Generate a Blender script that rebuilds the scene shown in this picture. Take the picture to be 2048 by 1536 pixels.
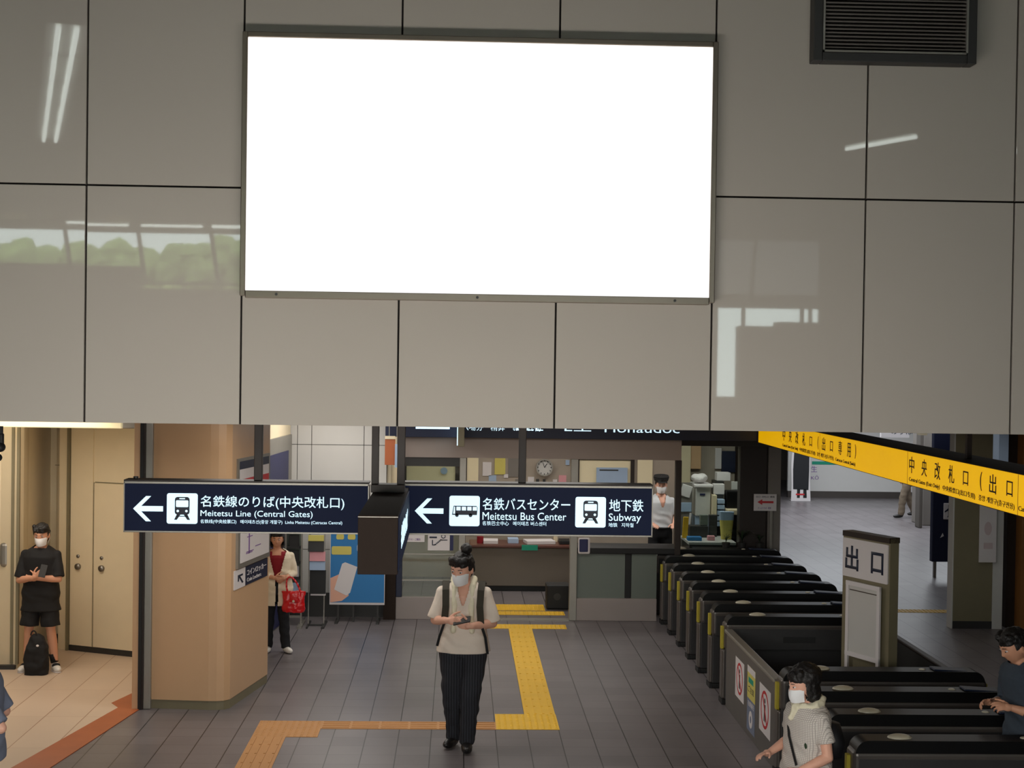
import bpy, bmesh, math, random
from mathutils import Vector, Matrix, Euler, noise
R = math.radians
rnd = random.Random(7)
SC = bpy.context.scene
COL = SC.collection
for o in list(bpy.data.objects): bpy.data.objects.remove(o)

# ------------------------------------------------------------------ camera
EYE = Vector((0, 0, 3.5)); F = 2960.0
d_ = Vector(((918-1024)/F, -(716-768)/F, -1)).normalized()      # hall axis (+Y) seen from the camera
z_ = Vector((.0140, 1, 0)); z_ = (z_ - d_*z_.dot(d_)).normalized()
x_ = d_.cross(z_)
cam_rot = Matrix((x_, d_, z_))
cd = bpy.data.cameras.new('camera'); cam = bpy.data.objects.new('camera', cd); COL.objects.link(cam)
cd.lens = F/2048*36; cd.sensor_width = 36; cd.clip_end = 200
cam.matrix_world = Matrix.Translation(EYE) @ cam_rot.to_4x4()
SC.camera = cam

# ------------------------------------------------------------------ exposure, world
vs = SC.view_settings
vs.view_transform = 'Standard'; vs.look = 'None'; vs.gamma = 1; vs.exposure = 0; vs.use_curve_mapping = False
W = bpy.data.worlds.new('overcast_sky'); SC.world = W; W.use_nodes = True
wn = W.node_tree.nodes; wn['Background'].inputs[0].default_value = (.94, .97, 1, 1); wn['Background'].inputs[1].default_value = 12.0

def area(name, loc, size, power, col=(1, .96, .9), rot=(0, 0, 0), spread=None):
    l = bpy.data.lights.new(name, 'AREA'); l.shape = 'RECTANGLE'; l.size, l.size_y = size
    l.energy = power; l.color = col
    if spread: l.spread = R(spread)
    o = bpy.data.objects.new(name, l); COL.objects.link(o); o.location = loc; o.rotation_euler = rot
    return o
WARM = (1, .80, .55); NEU = (1, .95, .88); COOL = (.90, .95, 1)
area('hall_light', (-.5, 13.6, 2.95), (3.5, 1.4), 52, NEU)
area('hall_light', (.3, 17.3, 2.95), (3.5, 1.6), 50, NEU)
area('locker_room_light', (-4.6, 15.0, 2.85), (1.6, 2.8), 62, (1, .87, .72))
area('gate_light', (5.6, 15.5, 2.95), (1.2, 6), 17, NEU)
area('office_light', (1.0, 21.7, 2.85), (3.2, 1.0), 46, NEU)
area('booth_light', (3.9, 21.7, 2.85), (1.0, .6), 20, NEU)
area('passage_light', (-1.6, 18.9, 2.95), (1.0, 1.0), 24, NEU)
area('far_hall_light', (9.0, 32.5, 2.95), (6, 7), 400, COOL)
area('far_hall_light', (7.0, 25.0, 2.95), (3, 4), 45, COOL)
area('atrium_fill_light', (0.15, 2.6, 5.85), (3.4, 4.4), 2, (1, .95, .88))  # added fill light, no fixture; the billboard hides its mirror image
area('wall_fill_light', (-1.7, 5.7, 2.0), (3, .7), 98, (1, .95, .88), rot=(R(98), 0, 0))  # pair of unseen fill lights added low down to brighten the panelled wall
area('wall_fill_light', (1.4, 5.7, 2.0), (3, .7), 62, (1, .95, .88), rot=(R(98), 0, 0))

# ------------------------------------------------------------------ materials
def lin(c):
    return tuple(((v/255)/12.92 if v/255 <= .04045 else (((v/255)+.055)/1.055)**2.4) for v in c) + (1,)
MATS = {}
def pm(name, rgb, rough=.5, metal=0, spec=.5, var=.08, scale=6, emit=0, bump=0, bscale=40, coat=0, rgb2=None, trans=0):
    if name in MATS: return MATS[name]
    m = bpy.data.materials.new(name); m.use_nodes = True; nt = m.node_tree; b = nt.nodes['Principled BSDF']
    c = lin(rgb)
    b.inputs['Roughness'].default_value = rough; b.inputs['Metallic'].default_value = metal
    b.inputs['Specular IOR Level'].default_value = spec; b.inputs['Coat Weight'].default_value = coat
    tc = nt.nodes.new('ShaderNodeTexCoord'); nz = nt.nodes.new('ShaderNodeTexNoise'); nz.inputs['Scale'].default_value = scale
    nz.inputs['Detail'].default_value = 4
    nt.links.new(tc.outputs['Object'], nz.inputs['Vector'])
    mx = nt.nodes.new('ShaderNodeMix'); mx.data_type = 'RGBA'
    nt.links.new(nz.outputs['Fac'], mx.inputs['Factor'])
    c2 = lin(rgb2) if rgb2 else tuple(min(1, v*(1+var)) for v in c[:3]) + (1,)
    c1 = c if rgb2 else tuple(v*(1-var) for v in c[:3]) + (1,)
    mx.inputs['A'].default_value = c1; mx.inputs['B'].default_value = c2
    nt.links.new(mx.outputs['Result'], b.inputs['Base Color'])
    if emit:
        nt.links.new(mx.outputs['Result'], b.inputs['Emission Color']); b.inputs['Emission Strength'].default_value = emit
    if bump:
        n2 = nt.nodes.new('ShaderNodeTexNoise'); n2.inputs['Scale'].default_value = bscale
        nt.links.new(tc.outputs['Object'], n2.inputs['Vector'])
        bp = nt.nodes.new('ShaderNodeBump'); bp.inputs['Strength'].default_value = bump; bp.inputs['Distance'].default_value = .01
        nt.links.new(n2.outputs['Fac'], bp.inputs['Height']); nt.links.new(bp.outputs['Normal'], b.inputs['Normal'])
    MATS[name] = m; return m

def tile_mat(name, rgb, grout, sx, sy, ox=0, oy=0, gw=.006, rough=.35, var=.12, grime=.25):
    m = bpy.data.materials.new(name); m.use_nodes = True; nt = m.node_tree; b = nt.nodes['Principled BSDF']; N = nt.nodes.new; L = nt.links.new
    tc = N('ShaderNodeTexCoord'); mp = N('ShaderNodeMapping'); L(tc.outputs['Object'], mp.inputs[0])
    mp.inputs['Location'].default_value = (-ox, -oy, 0)
    sp = N('ShaderNodeSeparateXYZ'); L(mp.outputs[0], sp.inputs[0])
    def edge(sock, s, w):
        a = N('ShaderNodeMath'); a.operation = 'PINGPONG'; L(sock, a.inputs[0]); a.inputs[1].default_value = s/2
        q = N('ShaderNodeMath'); q.operation = 'LESS_THAN'; L(a.outputs[0], q.inputs[0]); q.inputs[1].default_value = w/2
        return q
    ex = edge(sp.outputs[0], sx, gw); ey = edge(sp.outputs[1], sy, gw*.8)
    mxx = N('ShaderNodeMath'); mxx.operation = 'MAXIMUM'; L(ex.outputs[0], mxx.inputs[0])
    hh = N('ShaderNodeMath'); hh.operation = 'MULTIPLY'; L(ey.outputs[0], hh.inputs[0]); hh.inputs[1].default_value = .55
    L(hh.outputs[0], mxx.inputs[1])
    nz = N('ShaderNodeTexNoise'); nz.inputs['Scale'].default_value = 1.3; nz.inputs['Detail'].default_value = 6; L(tc.outputs['Object'], nz.inputs['Vector'])
    # per-tile tone
    dv = N('ShaderNodeVectorMath'); dv.operation = 'DIVIDE'; L(mp.outputs[0], dv.inputs[0]); dv.inputs[1].default_value = (sx, sy, 1)
    fr = N('ShaderNodeVectorMath'); fr.operation = 'FLOOR'; L(dv.outputs[0], fr.inputs[0])
    wh = N('ShaderNodeTexWhiteNoise'); L(fr.outputs[0], wh.inputs['Vector'])
    ad = N('ShaderNodeMath'); ad.operation = 'MULTIPLY_ADD'; L(wh.outputs['Value'], ad.inputs[0]); ad.inputs[1].default_value = .35; L(nz.outputs['Fac'], ad.inputs[2])
    cr = N('ShaderNodeMapRange'); L(ad.outputs[0], cr.inputs[0]); cr.inputs[1].default_value = .3; cr.inputs[2].default_value = 1.05
    c = lin(rgb)
    mx = N('ShaderNodeMix'); mx.data_type = 'RGBA'; L(cr.outputs[0], mx.inputs['Factor'])
    mx.inputs['A'].default_value = tuple(v*(1-grime) for v in c[:3])+(1,); mx.inputs['B'].default_value = tuple(v*(1+var) for v in c[:3])+(1,)
    m2 = N('ShaderNodeMix'); m2.data_type = 'RGBA'; L(mxx.outputs[0], m2.inputs['Factor']); L(mx.outputs['Result'], m2.inputs['A']); m2.inputs['B'].default_value = lin(grout)
    L(m2.outputs['Result'], b.inputs['Base Color']); b.inputs['Roughness'].default_value = rough
    return m

def glass_mat(name, tint=(.8, .86, .84), refl=.08):
    m = bpy.data.materials.new(name); m.use_nodes = True; nt = m.node_tree; nt.nodes.clear(); N = nt.nodes.new
    o = N('ShaderNodeOutputMaterial'); t = N('ShaderNodeBsdfTransparent'); g = N('ShaderNodeBsdfGlossy'); x = N('ShaderNodeMixShader')
    t.inputs[0].default_value = tint + (1,); g.inputs['Roughness'].default_value = .03
    f = N('ShaderNodeFresnel'); f.inputs[0].default_value = 1.45
    nt.links.new(f.outputs[0], x.inputs[0]); nt.links.new(t.outputs[0], x.inputs[1]); nt.links.new(g.outputs[0], x.inputs[2]); nt.links.new(x.outputs[0], o.inputs[0])
    return m

M = dict(
 panel=pm('enamel_wall_panel', (174, 167, 158), .02, 0, .5, .03, 1.2),
 joint=pm('dark_joint', (28, 22, 20), .8),
 beige=pm('beige_paint', (202, 164, 126), .35, var=.04),
 cream=pm('cream_paint', (224, 208, 176), .4, var=.04),
 creamdark=pm('dull_olive_cream', (120, 112, 88), .5),
 white=pm('white_paint', (214, 212, 208), .4, var=.03),
 greywall=pm('grey_wall', (120, 114, 108), .6),
 louvre=pm('vent_louvre', (80, 75, 70), .6),
 faintpink=pm('faint_pink', (196, 178, 180), .7),
 headerbeam=pm('header_beam_paint', (158, 144, 136), .6, var=.1, scale=2),
 officewall=pm('office_wall_paint', (164, 152, 138), .7, var=.12, scale=4),
 plinth=pm('pale_plinth_stone', (146, 136, 132), .45, var=.08, scale=3),
 atrium=pm('atrium_plaster', (82, 76, 70), .8),
 darkwall=pm('dark_wall', (60, 56, 52), .8),
 bronze=pm('bronze_metal', (40, 30, 25), .5, .2),
 bronze2=pm('bronze_panel', (42, 32, 26), .75, 0, .2, var=.12, scale=20),
 steel=pm('brushed_steel', (140, 136, 130), .35, .8, bump=.15, bscale=90),
 steelbar=pm('barrier_steel', (112, 108, 104), .42, .55, var=.1, scale=3),
 alu=pm('aluminium', (150, 146, 138), .4, .6),
 frame=pm('billboard_frame_metal', (122, 110, 98), .3, .8, var=.15, scale=1.5),
 black=pm('black_gloss', (9, 9, 10), .42, spec=.25),
 blackmat=pm('black_matt', (16, 16, 17), .6),
 dark=pm('dark_grey', (44, 43, 42), .5),
 gatebody=pm('gate_grey', (58, 57, 58), .42, .25, var=.12),
 gateend=pm('gate_end_cap', (90, 84, 80), .35, .4),
 yellowtape=pm('yellow_strip', (176, 160, 44), .6),
 dome=pm('sensor_lens', (186, 180, 160), .3),
 navy=pm('sign_navy', (9, 16, 36), .6, emit=.8, var=.25, scale=1.5, spec=.2),
 navydull=pm('navy_board', (14, 24, 54), .5),
 lit=pm('lit_white', (206, 236, 250), .5, emit=1.05, var=.0),
 signdark=pm('pictogram_navy', (18, 30, 54), .5),
 yellowsign=pm('lit_yellow', (236, 178, 0), .5, emit=.70, var=.06, scale=2.5),
 signblack=pm('sign_lettering_black', (26, 20, 14), .6),
 billboard=pm('lit_billboard_face', (255, 255, 255), .6, emit=1.15, var=0),
 orange=pm('orange_tile', (170, 92, 52), .45, var=.15, scale=5),
 tactile=pm('tactile_yellow', (226, 178, 30), .55, var=.12, scale=5),
 tactileworn=pm('worn_tactile_yellow', (186, 134, 78), .6, var=.12, scale=5),
 paper=pm('paper', (214, 208, 208), .7, var=.02),
 pinkpaper=pm('pink_paper', (214, 150, 156), .7),
 bluepaper=pm('pale_blue_paper', (160, 180, 206), .7),
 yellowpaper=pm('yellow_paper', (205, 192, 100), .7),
 blue=pm('poster_blue', (38, 116, 176), .5, var=.1, scale=2),
 shutterblue=pm('door_blue', (28, 32, 76), .5),
 red=pm('red_paint', (190, 36, 44), .5),
 redleather=pm('red_quilted_leather', (196, 16, 24), .28, bump=.5, bscale=28),
 green=pm('green_stripe', (20, 150, 120), .6),
 purple=pm('purple_ink', (120, 80, 150), .6),
 skin=pm('skin', (224, 170, 146), .55, var=.05),
 skin2=pm('tanned_skin', (206, 150, 120), .55, var=.05),
 hair=pm('black_hair', (20, 17, 16), .55, var=.3, scale=60, bump=.4, bscale=120),
 mask=pm('white_face_mask', (236, 236, 238), .7, var=.02),
 shirt=pm('off_white_knit', (222, 208, 194), .85, bump=.15, bscale=200),
 towel=pm('cream_towel', (224, 216, 190), .95, bump=.3, bscale=160),
 blackcloth=pm('black_cloth', (18, 18, 20), .85),
 cardigan=pm('cream_cardigan', (222, 208, 184), .9, bump=.3, bscale=120),
 redcloth=pm('dark_red_knit', (132, 14, 28), .85),
 trousers=pm('black_trousers', (16, 18, 24), .85),
 shoe=pm('black_leather', (22, 20, 20), .4),
 whiteshoe=pm('white_leather', (220, 216, 210), .5),
 staffshirt=pm('white_uniform_shirt', (206, 210, 214), .8),
 olive=pm('olive_webbing', (52, 48, 38), .85),
 denim=pm('grey_blue_cloth', (52, 62, 74), .9, var=.2, scale=30),
 lilac=pm('grey_lilac_cloth', (112, 120, 140), .9),
 coat=pm('printed_dark_coat', (14, 15, 21), .6),
 khaki=pm('khaki_cloth', (110, 96, 80), .85),
 leaf=pm('plant_leaf', (34, 58, 30), .6, var=.4, scale=20),
 hedge=pm('hedge_leaf', (178, 200, 122), .8, rgb2=(116, 142, 76), scale=3),
 orangewall=pm('orange_brown_wall', (128, 84, 36), .6, var=.1),
 glass=glass_mat('clear_glass'),
 tint=glass_mat('grey_tinted_glass', (.22, .23, .23)),
 frost=pm('frosted_panel', (104, 112, 104), .3, var=.06, scale=2),
 counter=pm('counter_front', (110, 100, 88), .5, var=.05),
 redtop=pm('counter_top_red_brown', (92, 54, 44), .4),
 lamp=pm('fluorescent_tube', (236, 246, 240), .5, emit=9, var=0),
 lampwarm=pm('warm_lamp_cover', (236, 224, 180), .5, emit=.45, var=0),
 officepane=pm('lit_cream_pane', (236, 222, 186), .6, var=.03),
 floor=tile_mat('grey_floor_tile', (114, 108, 110), (40, 37, 38), .3, .3, .69, 13.89, .009),
 floorcream=tile_mat('cream_floor_tile', (204, 182, 160), (150, 112, 84), .38, 1.14, -3.92+.38*20, 12, .007, .4, .05, .06),
 whitetile=pm('white_wall_tile', (196, 194, 190), .35, var=.02),
)
def stripe_mat(name, a, b, sc, axis='X', grid=False):
    m = bpy.data.materials.new(name); m.use_nodes = True; nt = m.node_tree; bs = nt.nodes['Principled BSDF']; N = nt.nodes.new
    tc = N('ShaderNodeTexCoord'); w = N('ShaderNodeTexWave'); w.bands_direction = axis; w.inputs['Scale'].default_value = sc; w.inputs['Distortion'].default_value = 1.0
    nt.links.new(tc.outputs['Object'], w.inputs['Vector']); cr = N('ShaderNodeMapRange'); cr.inputs[1].default_value = .72; cr.inputs[2].default_value = .9
    nt.links.new(w.outputs['Fac'], cr.inputs[0]); out = cr.outputs[0]
    if grid:
        w2 = N('ShaderNodeTexWave'); w2.bands_direction = 'Z'; w2.inputs['Scale'].default_value = sc; w2.inputs['Distortion'].default_value = 1.5
        nt.links.new(tc.outputs['Object'], w2.inputs['Vector']); c2 = N('ShaderNodeMapRange'); c2.inputs[1].default_value = .7; c2.inputs[2].default_value = .9
        nt.links.new(w2.outputs['Fac'], c2.inputs[0]); mm = N('ShaderNodeMath'); mm.operation = 'MAXIMUM'
        nt.links.new(out, mm.inputs[0]); nt.links.new(c2.outputs[0], mm.inputs[1]); out = mm.outputs[0]
    x = N('ShaderNodeMix'); x.data_type = 'RGBA'; nt.links.new(out, x.inputs['Factor'])
    x.inputs['A'].default_value = lin(a); x.inputs['B'].default_value = lin(b); nt.links.new(x.outputs['Result'], bs.inputs['Base Color']); bs.inputs['Roughness'].default_value = .85
    return m
M['pinstripe'] = stripe_mat('dark_pinstripe_cloth', (26, 27, 34), (50, 52, 60), 14)
M['blouse'] = stripe_mat('white_patterned_blouse', (214, 206, 198), (164, 156, 150), 24, 'X', True)

# ------------------------------------------------------------------ mesh helpers
class MB:
    def __init__(s): s.bm = bmesh.new()
    def box(s, x0, x1, y0, y1, z0, z1, bev=0, mi=0, rot=None, about=None, seg=2):
        r = bmesh.ops.create_cube(s.bm, size=1); v = r['verts']
        bmesh.ops.scale(s.bm, vec=(abs(x1-x0), abs(y1-y0), abs(z1-z0)), verts=v)
        bmesh.ops.translate(s.bm, vec=((x0+x1)/2, (y0+y1)/2, (z0+z1)/2), verts=v)
        fs = {f for a in v for f in a.link_faces}
        for f in fs: f.material_index = mi
        if bev:
            es = {e for a in v for e in a.link_edges}
            q = bmesh.ops.bevel(s.bm, geom=list(es), offset=bev, segments=seg, affect='EDGES', profile=.5)
            v = list({w for f in q['faces'] for w in f.verts} | {w for w in v if w.is_valid})
            for w in v:
                for f in w.link_faces: f.material_index = mi
        if rot is not None:
            c = Vector(about) if about else Vector(((x0+x1)/2, (y0+y1)/2, (z0+z1)/2))
            bmesh.ops.rotate(s.bm, cent=c, matrix=rot, verts=v)
        return s
    def cyl(s, p0, p1, r0, r1=None, n=14, ball=False, mi=0, sx=1, sy=1):
        p0 = Vector(p0); p1 = Vector(p1); r1 = r0 if r1 is None else r1; L = (p1-p0).length
        q = bmesh.ops.create_cone(s.bm, cap_ends=True, segments=n, radius1=r0, radius2=r1, depth=L); v = q['verts']
        if sx != 1 or sy != 1: bmesh.ops.scale(s.bm, vec=(sx, sy, 1), verts=v)
        m = Matrix.Translation((p0+p1)/2) @ (p1-p0).to_track_quat('Z', 'Y').to_matrix().to_4x4()
        bmesh.ops.transform(s.bm, matrix=m, verts=v)
        for a in v:
            for f in a.link_faces: f.material_index = mi
        if ball: s.ell(p0, (r0,)*3, mi=mi); s.ell(p1, (r1,)*3, mi=mi)
        return s
    def chain(s, pts, rad, n=12):
        for i in range(len(pts)-1): s.cyl(pts[i], pts[i+1], rad[i], rad[i+1], n, True)
        return s
    def ell(s, c, r, rot=None, u=16, v=10, mi=0):
        m = Matrix.Translation(c) @ (rot.to_4x4() if rot else Matrix()) @ Matrix.Diagonal((*r, 1)); V_, F_ = s.bm.verts.new, s.bm.faces.new
        top = V_(m @ Vector((0, 0, 1))); bot = V_(m @ Vector((0, 0, -1)))
        rg = [[V_(m @ Vector((math.sin(math.pi*i/v)*math.cos(2*math.pi*k/u), math.sin(math.pi*i/v)*math.sin(2*math.pi*k/u), math.cos(math.pi*i/v)))) for k in range(u)] for i in range(1, v)]
        fs = []
        for k in range(u):
            k2 = (k+1) % u; fs.append(F_((top, rg[0][k], rg[0][k2]))); fs.append(F_((bot, rg[-1][k2], rg[-1][k])))
            for a, b in zip(rg, rg[1:]): fs.append(F_((a[k], b[k], b[k2], a[k2])))
        for f in fs: f.material_index = mi
        return s
    def loft(s, secs, n=24, sq=2.0):
        """secs: (cx, cy, z, rx, ry); closed with caps"""
        rings = []
        for cx, cy, z, rx, ry in secs:
            ring = []
            for k in range(n):
                a = 2*math.pi*k/n; c, d = math.cos(a), math.sin(a)
                ring.append(s.bm.verts.new((cx+rx*math.copysign(abs(c)**(2/sq), c), cy+ry*math.copysign(abs(d)**(2/sq), d), z)))
            rings.append(ring)
        for a, b in zip(rings, rings[1:]):
            for k in range(n): s.bm.faces.new((a[k], a[(k+1) % n], b[(k+1) % n], b[k]))
        s.bm.faces.new(rings[0][::-1]); s.bm.faces.new(rings[-1]); return s
    def poly(s, pts, fr, dep=.004, mi=0):
        """pts 2D in frame fr=(origin, xdir, ydir); extruded along xdir x ydir by dep"""
        o, x, y = [Vector(a) for a in fr]; nrm = x.cross(y).normalized()
        a = [s.bm.verts.new(o+x*p[0]+y*p[1]) for p in pts]; b = [s.bm.verts.new(o+x*p[0]+y*p[1]+nrm*dep) for p in pts]
        fs = [s.bm.faces.new(b), s.bm.faces.new(a[::-1])]
        for i in range(len(a)): fs.append(s.bm.faces.new((a[i], a[(i+1) % len(a)], b[(i+1) % len(a)], b[i])))
        for f in fs: f.material_index = mi
        return s
    def rect(s, x0, x1, y0, y1, fr, dep=.004, rr=0, mi=0):
        if not rr: return s.poly([(x0, y0), (x1, y0), (x1, y1), (x0, y1)], fr, dep, mi)
        p = []
        for cx, cy, a0 in ((x1-rr, y0+rr, -90), (x1-rr, y1-rr, 0), (x0+rr, y1-rr, 90), (x0+rr, y0+rr, 180)):
            for k in range(6): a = R(a0+k*18); p.append((cx+rr*math.cos(a), cy+rr*math.sin(a)))
        return s.poly(p, fr, dep, mi)
    def disc(s, cx, cy, r, fr, dep=.004, ry=None, n=24, mi=0):
        ry = ry or r
        return s.poly([(cx+r*math.cos(2*math.pi*k/n), cy+ry*math.sin(2*math.pi*k/n)) for k in range(n)], fr, dep, mi)
    def ring(s, cx, cy, r, t, fr, dep=.004, n=28, ry=None):
        ry = ry or r
        for k in range(n):
            a, b = 2*math.pi*k/n, 2*math.pi*(k+1)/n
            s.poly([(cx+(r-t)*math.cos(a), cy+(ry-t)*math.sin(a)), (cx+r*math.cos(a), cy+ry*math.sin(a)), (cx+r*math.cos(b), cy+ry*math.sin(b)), (cx+(r-t)*math.cos(b), cy+(ry-t)*math.sin(b))], fr, dep)
        return s
    def mesh(s, name, mats, smooth=False):
        me = bpy.data.meshes.new(name); bmesh.ops.recalc_face_normals(s.bm, faces=s.bm.faces); s.bm.to_mesh(me); s.bm.free()
        for m in (mats if isinstance(mats, (list, tuple)) else [mats]): me.materials.append(M[m] if isinstance(m, str) else m)
        if smooth:
            for p in me.polygons: p.use_smooth = True
        return me
    def build(s, name, mats, parent=None, smooth=False):
        return link(name, s.mesh(name, mats, smooth), parent)

ORG = {}
def link(name, me, parent=None):
    o = bpy.data.objects.new(name, me); COL.objects.link(o)
    if parent:
        o.parent = parent; r = ORG.get(parent.name, Vector()); ORG[o.name] = r
        if r.length: me.transform(Matrix.Translation(-r))
    else:
        ORG[o.name] = Vector()
    return o
def tag(o, label, cat, group=None, kind=None):
    if label: o['label'] = label
    if cat: o['category'] = cat
    if group: o['group'] = group
    if kind: o['kind'] = kind
    return o
def thing(name, label, cat, loc=(0, 0, 0), group=None, kind=None):
    o = bpy.data.objects.new(name, None); COL.objects.link(o); o.location = loc; o.empty_display_size = .1; ORG[o.name] = Vector(loc)
    return tag(o, label, cat, group, kind)
def struct(o): o['kind'] = 'structure'; return o
def copy_tree(o, parent=None):
    c = o.copy(); COL.objects.link(c); c.parent = parent
    for ch in [x for x in bpy.data.objects if x.parent == o]: copy_tree(ch, c)
    return c
def recenter(o):
    """put a one-mesh thing's origin at its base"""
    me = o.data; xs = [v.co for v in me.vertices]; c = Vector((sum(v.x for v in xs)/len(xs), sum(v.y for v in xs)/len(xs), min(v.z for v in xs)))
    me.transform(Matrix.Translation(-c)); o.location = c; return o
def flat(mb, name, mats, label, cat, group=None, smooth=False):
    return tag(recenter(mb.build(name, mats, smooth=smooth)), label, cat, group)

_tm = {}
def text(name, s, mat, parent, org, xd, yd, w, h=None, dep=.003, bold=0, label=None):
    key = (s, bold)
    if key not in _tm:
        cu = bpy.data.curves.new('t', 'FONT'); cu.body = s; cu.size = 1; cu.offset = bold; cu.resolution_u = 3
        t = bpy.data.objects.new('t', cu); COL.objects.link(t); dg = bpy.context.evaluated_depsgraph_get()
        _tm[key] = bpy.data.meshes.new_from_object(t.evaluated_get(dg)); bpy.data.objects.remove(t)
    me = _tm[key].copy(); me.name = name; me.materials.clear(); me.materials.append(M[mat])
    xs = [v.co.x for v in me.vertices]; ys = [v.co.y for v in me.vertices]
    x0, x1, y0, y1 = min(xs), max(xs), min(ys), max(ys); sx = w/(x1-x0); sy = (h/(y1-y0)) if h else sx
    bm = bmesh.new(); bm.from_mesh(me)
    r = bmesh.ops.extrude_face_region(bm, geom=list(bm.faces)); up = [g for g in r['geom'] if isinstance(g, bmesh.types.BMVert)]
    xd = Vector(xd); yd = Vector(yd); n = xd.cross(yd); org = Vector(org); ups = set(up)
    for v in bm.verts: v.co = org + xd*((v.co.x-x0)*sx) + yd*((v.co.y-y0)*sy) + n*(dep if v in ups else 0)
    bm.to_mesh(me); bm.free()
    o = link(name, me, parent)
    if label: o['label'] = label
    return o

X, Y, Z = Vector((1, 0, 0)), Vector((0, 1, 0)), Vector((0, 0, 1))
def ray(px, py):
    return cam_rot @ Vector(((px-1024)/F, -(py-768)/F, -1))
def at(px, py, yy):
    r = ray(px, py); return EYE + r*(yy/r.y)
def fl(px, py, zz=0.0):
    r = ray(px, py); return EYE + r*((zz-3.5)/r.z)
def onx(px, py, xx):
    r = ray(px, py); return EYE + r*(xx/r.x)

# ================================================================== SETTING
WY = 9.4                                                   # the tall panelled wall's plane
struct(MB().box(-12, 16, -12, 44, -.12, 0).build('floor', 'floor'))
# cream locker-room floor and orange border (7.6 degrees off the hall axis)
pc = [(-3.72, 12.0), (-3.31, 14.66), (-3.42, 14.85), (-3.30, 15.32), (-3.2, 17.2), (-3.2, 19), (-8.5, 19), (-8.5, 12.0)]
struct(MB().poly([(x, y) for x, y in pc], ((0, 0, .001), X, Y), .005).build('floor', 'floorcream'))
po = [(-3.80, 12.0), (-3.46, 12.0), (-3.08, 14.66), (-3.12, 15.3), (-3.30, 15.32), (-3.42, 14.85), (-3.31, 14.66)]
struct(MB().poly(po, ((0, 0, .001), X, Y), .007).build('trim_1', 'orange'))
struct(MB().box(.42, 1.52, 19.72, 19.86, 0, .012).build('trim_2', 'alu'))      # door track
# panelled wall
b = MB(); b.box(-9, 12, WY+.03, WY+.25, 3.06, 6.2, mi=1)
gx = [-9, -7.3, -6.32, -5.33, -4.34, -3.345, -2.352, -1.377, -.386, .611, 1.608, 2.587, 3.551, 4.54, 5.53, 6.52, 7.5, 9, 12]
gz = [3.06, 4.553, 6.2]
pr = random.Random(3)
for i in range(len(gx)-1):
    for j in range(2):
        x0, x1 = gx[i]+.006, gx[i+1]-.006
        z0, z1 = gz[j]+(.006 if j else 0), gz[j+1]-.006
        b.box(x0, x1, WY, WY+.03, z0, z1, .002, 0, rot=Matrix.Rotation(pr.uniform(-.0012, .0012), 3, 'X') @ Matrix.Rotation(pr.uniform(-.0015, .0015), 3, 'Z'), seg=1)
struct(b.build('wall_front', ['panel', 'joint']))
# atrium shell behind the camera
struct(MB().box(-10.7, -10.5, -11, 9.4, 0, 6.2).build('wall_left', 'atrium'))
struct(MB().box(9, 9.2, -11, 9.4, 0, 6.2).build('wall_right', 'atrium'))
struct(MB().box(-10.7, 9.2, -11.2, WY+.2, 5.95, 6.2).build('ceiling', 'atrium'))
struct(MB().box(-10.7, -9, WY, WY+.2, 0, 6.2).build('wall_front', 'atrium'))
b = MB()
b.box(-10.7, 9.2, -11.2, -11, 0, 2.7); b.box(-10.7, 9.2, -11.2, -11, 5.98, 6.2)
b.box(-10.7, -6.45, -11.2, -11, 2.7, 5.25); b.box(-6.45, -4.3, -11.2, -11, 2.7, 4.82)
b.box(-4.3, 4.8, -11.2, -11, 2.7, 4.72); b.box(4.8, 5.22, -11.2, -11, 2.7, 5.98); b.box(5.22, 7.3, -11.2, -11, 4.6, 4.78); b.box(7.3, 9.2, -11.2, -11, 2.7, 6.0)
struct(b.build('wall_back', 'atrium'))
def window(n, x0, x1, z0, z1, bars, pane='glass', slant=0):
    w = MB(); y = -11.1
    for x in bars: w.cyl((x, y, z0), (x+slant, y, z1), .045, n=10)
    w.box(x0, x1, y-.03, y+.03, z0, z0+.05); w.box(x0, x1, y-.03, y+.03, z1-.05, z1)
    o = struct(w.build('window_%d' % n, 'dark')); MB().box(x0, x1, y-.004, y+.004, z0, z1).build('pane', pane, o); return o
window(1, -10.5, -4.3, 4.9, 5.98, (-7.8, -6.35, -4.9), slant=-.16)
window(4, -4.3, 4.8, 4.72, 5.98, (-2.4, -.6, 1.2, 3.0))  # unseen window added for daylight on the panelled wall, its reflection behind the billboard
w2 = window(2, 5.22, 7.3, 4.78, 5.98, (5.9,), pane='tint', slant=.08)
w3 = window(3, 5.22, 7.3, 2.7, 4.6, (5.75, 6.95, 7.12))
k = MB(); k.box(5.50, 7.22, -10.6, -10.1, 0, 4.17, .03); k.box(6.25, 7.05, -10.6, -10.1, 4.17, 4.26, .02)
tag(recenter(k.build('ticket_machine_cabinet', 'greywall')), 'grey cabinet in front of the bright opening, mirrored in the wall panels', 'cabinet')
# hedge outside the left window: clumps of leaf clusters
b = MB(); hr = random.Random(5)
for i in range(420):
    x = hr.uniform(-16, -4.5); h = 5.80+.10*math.sin(x*.9)+hr.uniform(-.3, .05)
    b.ell((x, -15+hr.uniform(-.6, .6), h-hr.uniform(0, 1.3)), (hr.uniform(.2, .42),)*3, u=7, v=5)
b.box(-16, -4.5, -15.4, -14.6, -.1, 5.62)
bm = b.bm
for v in bm.verts: v.co += noise.noise_vector(v.co*4)*.12
tag(recenter(b.build('hedge', 'hedge')), 'long clipped green hedge outside the window, mirrored in the wall panels', 'hedge', kind='stuff')
struct(MB().box(-20, 20, -26, -11.2, -.3, -.1).build('ground', 'greywall'))
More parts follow.
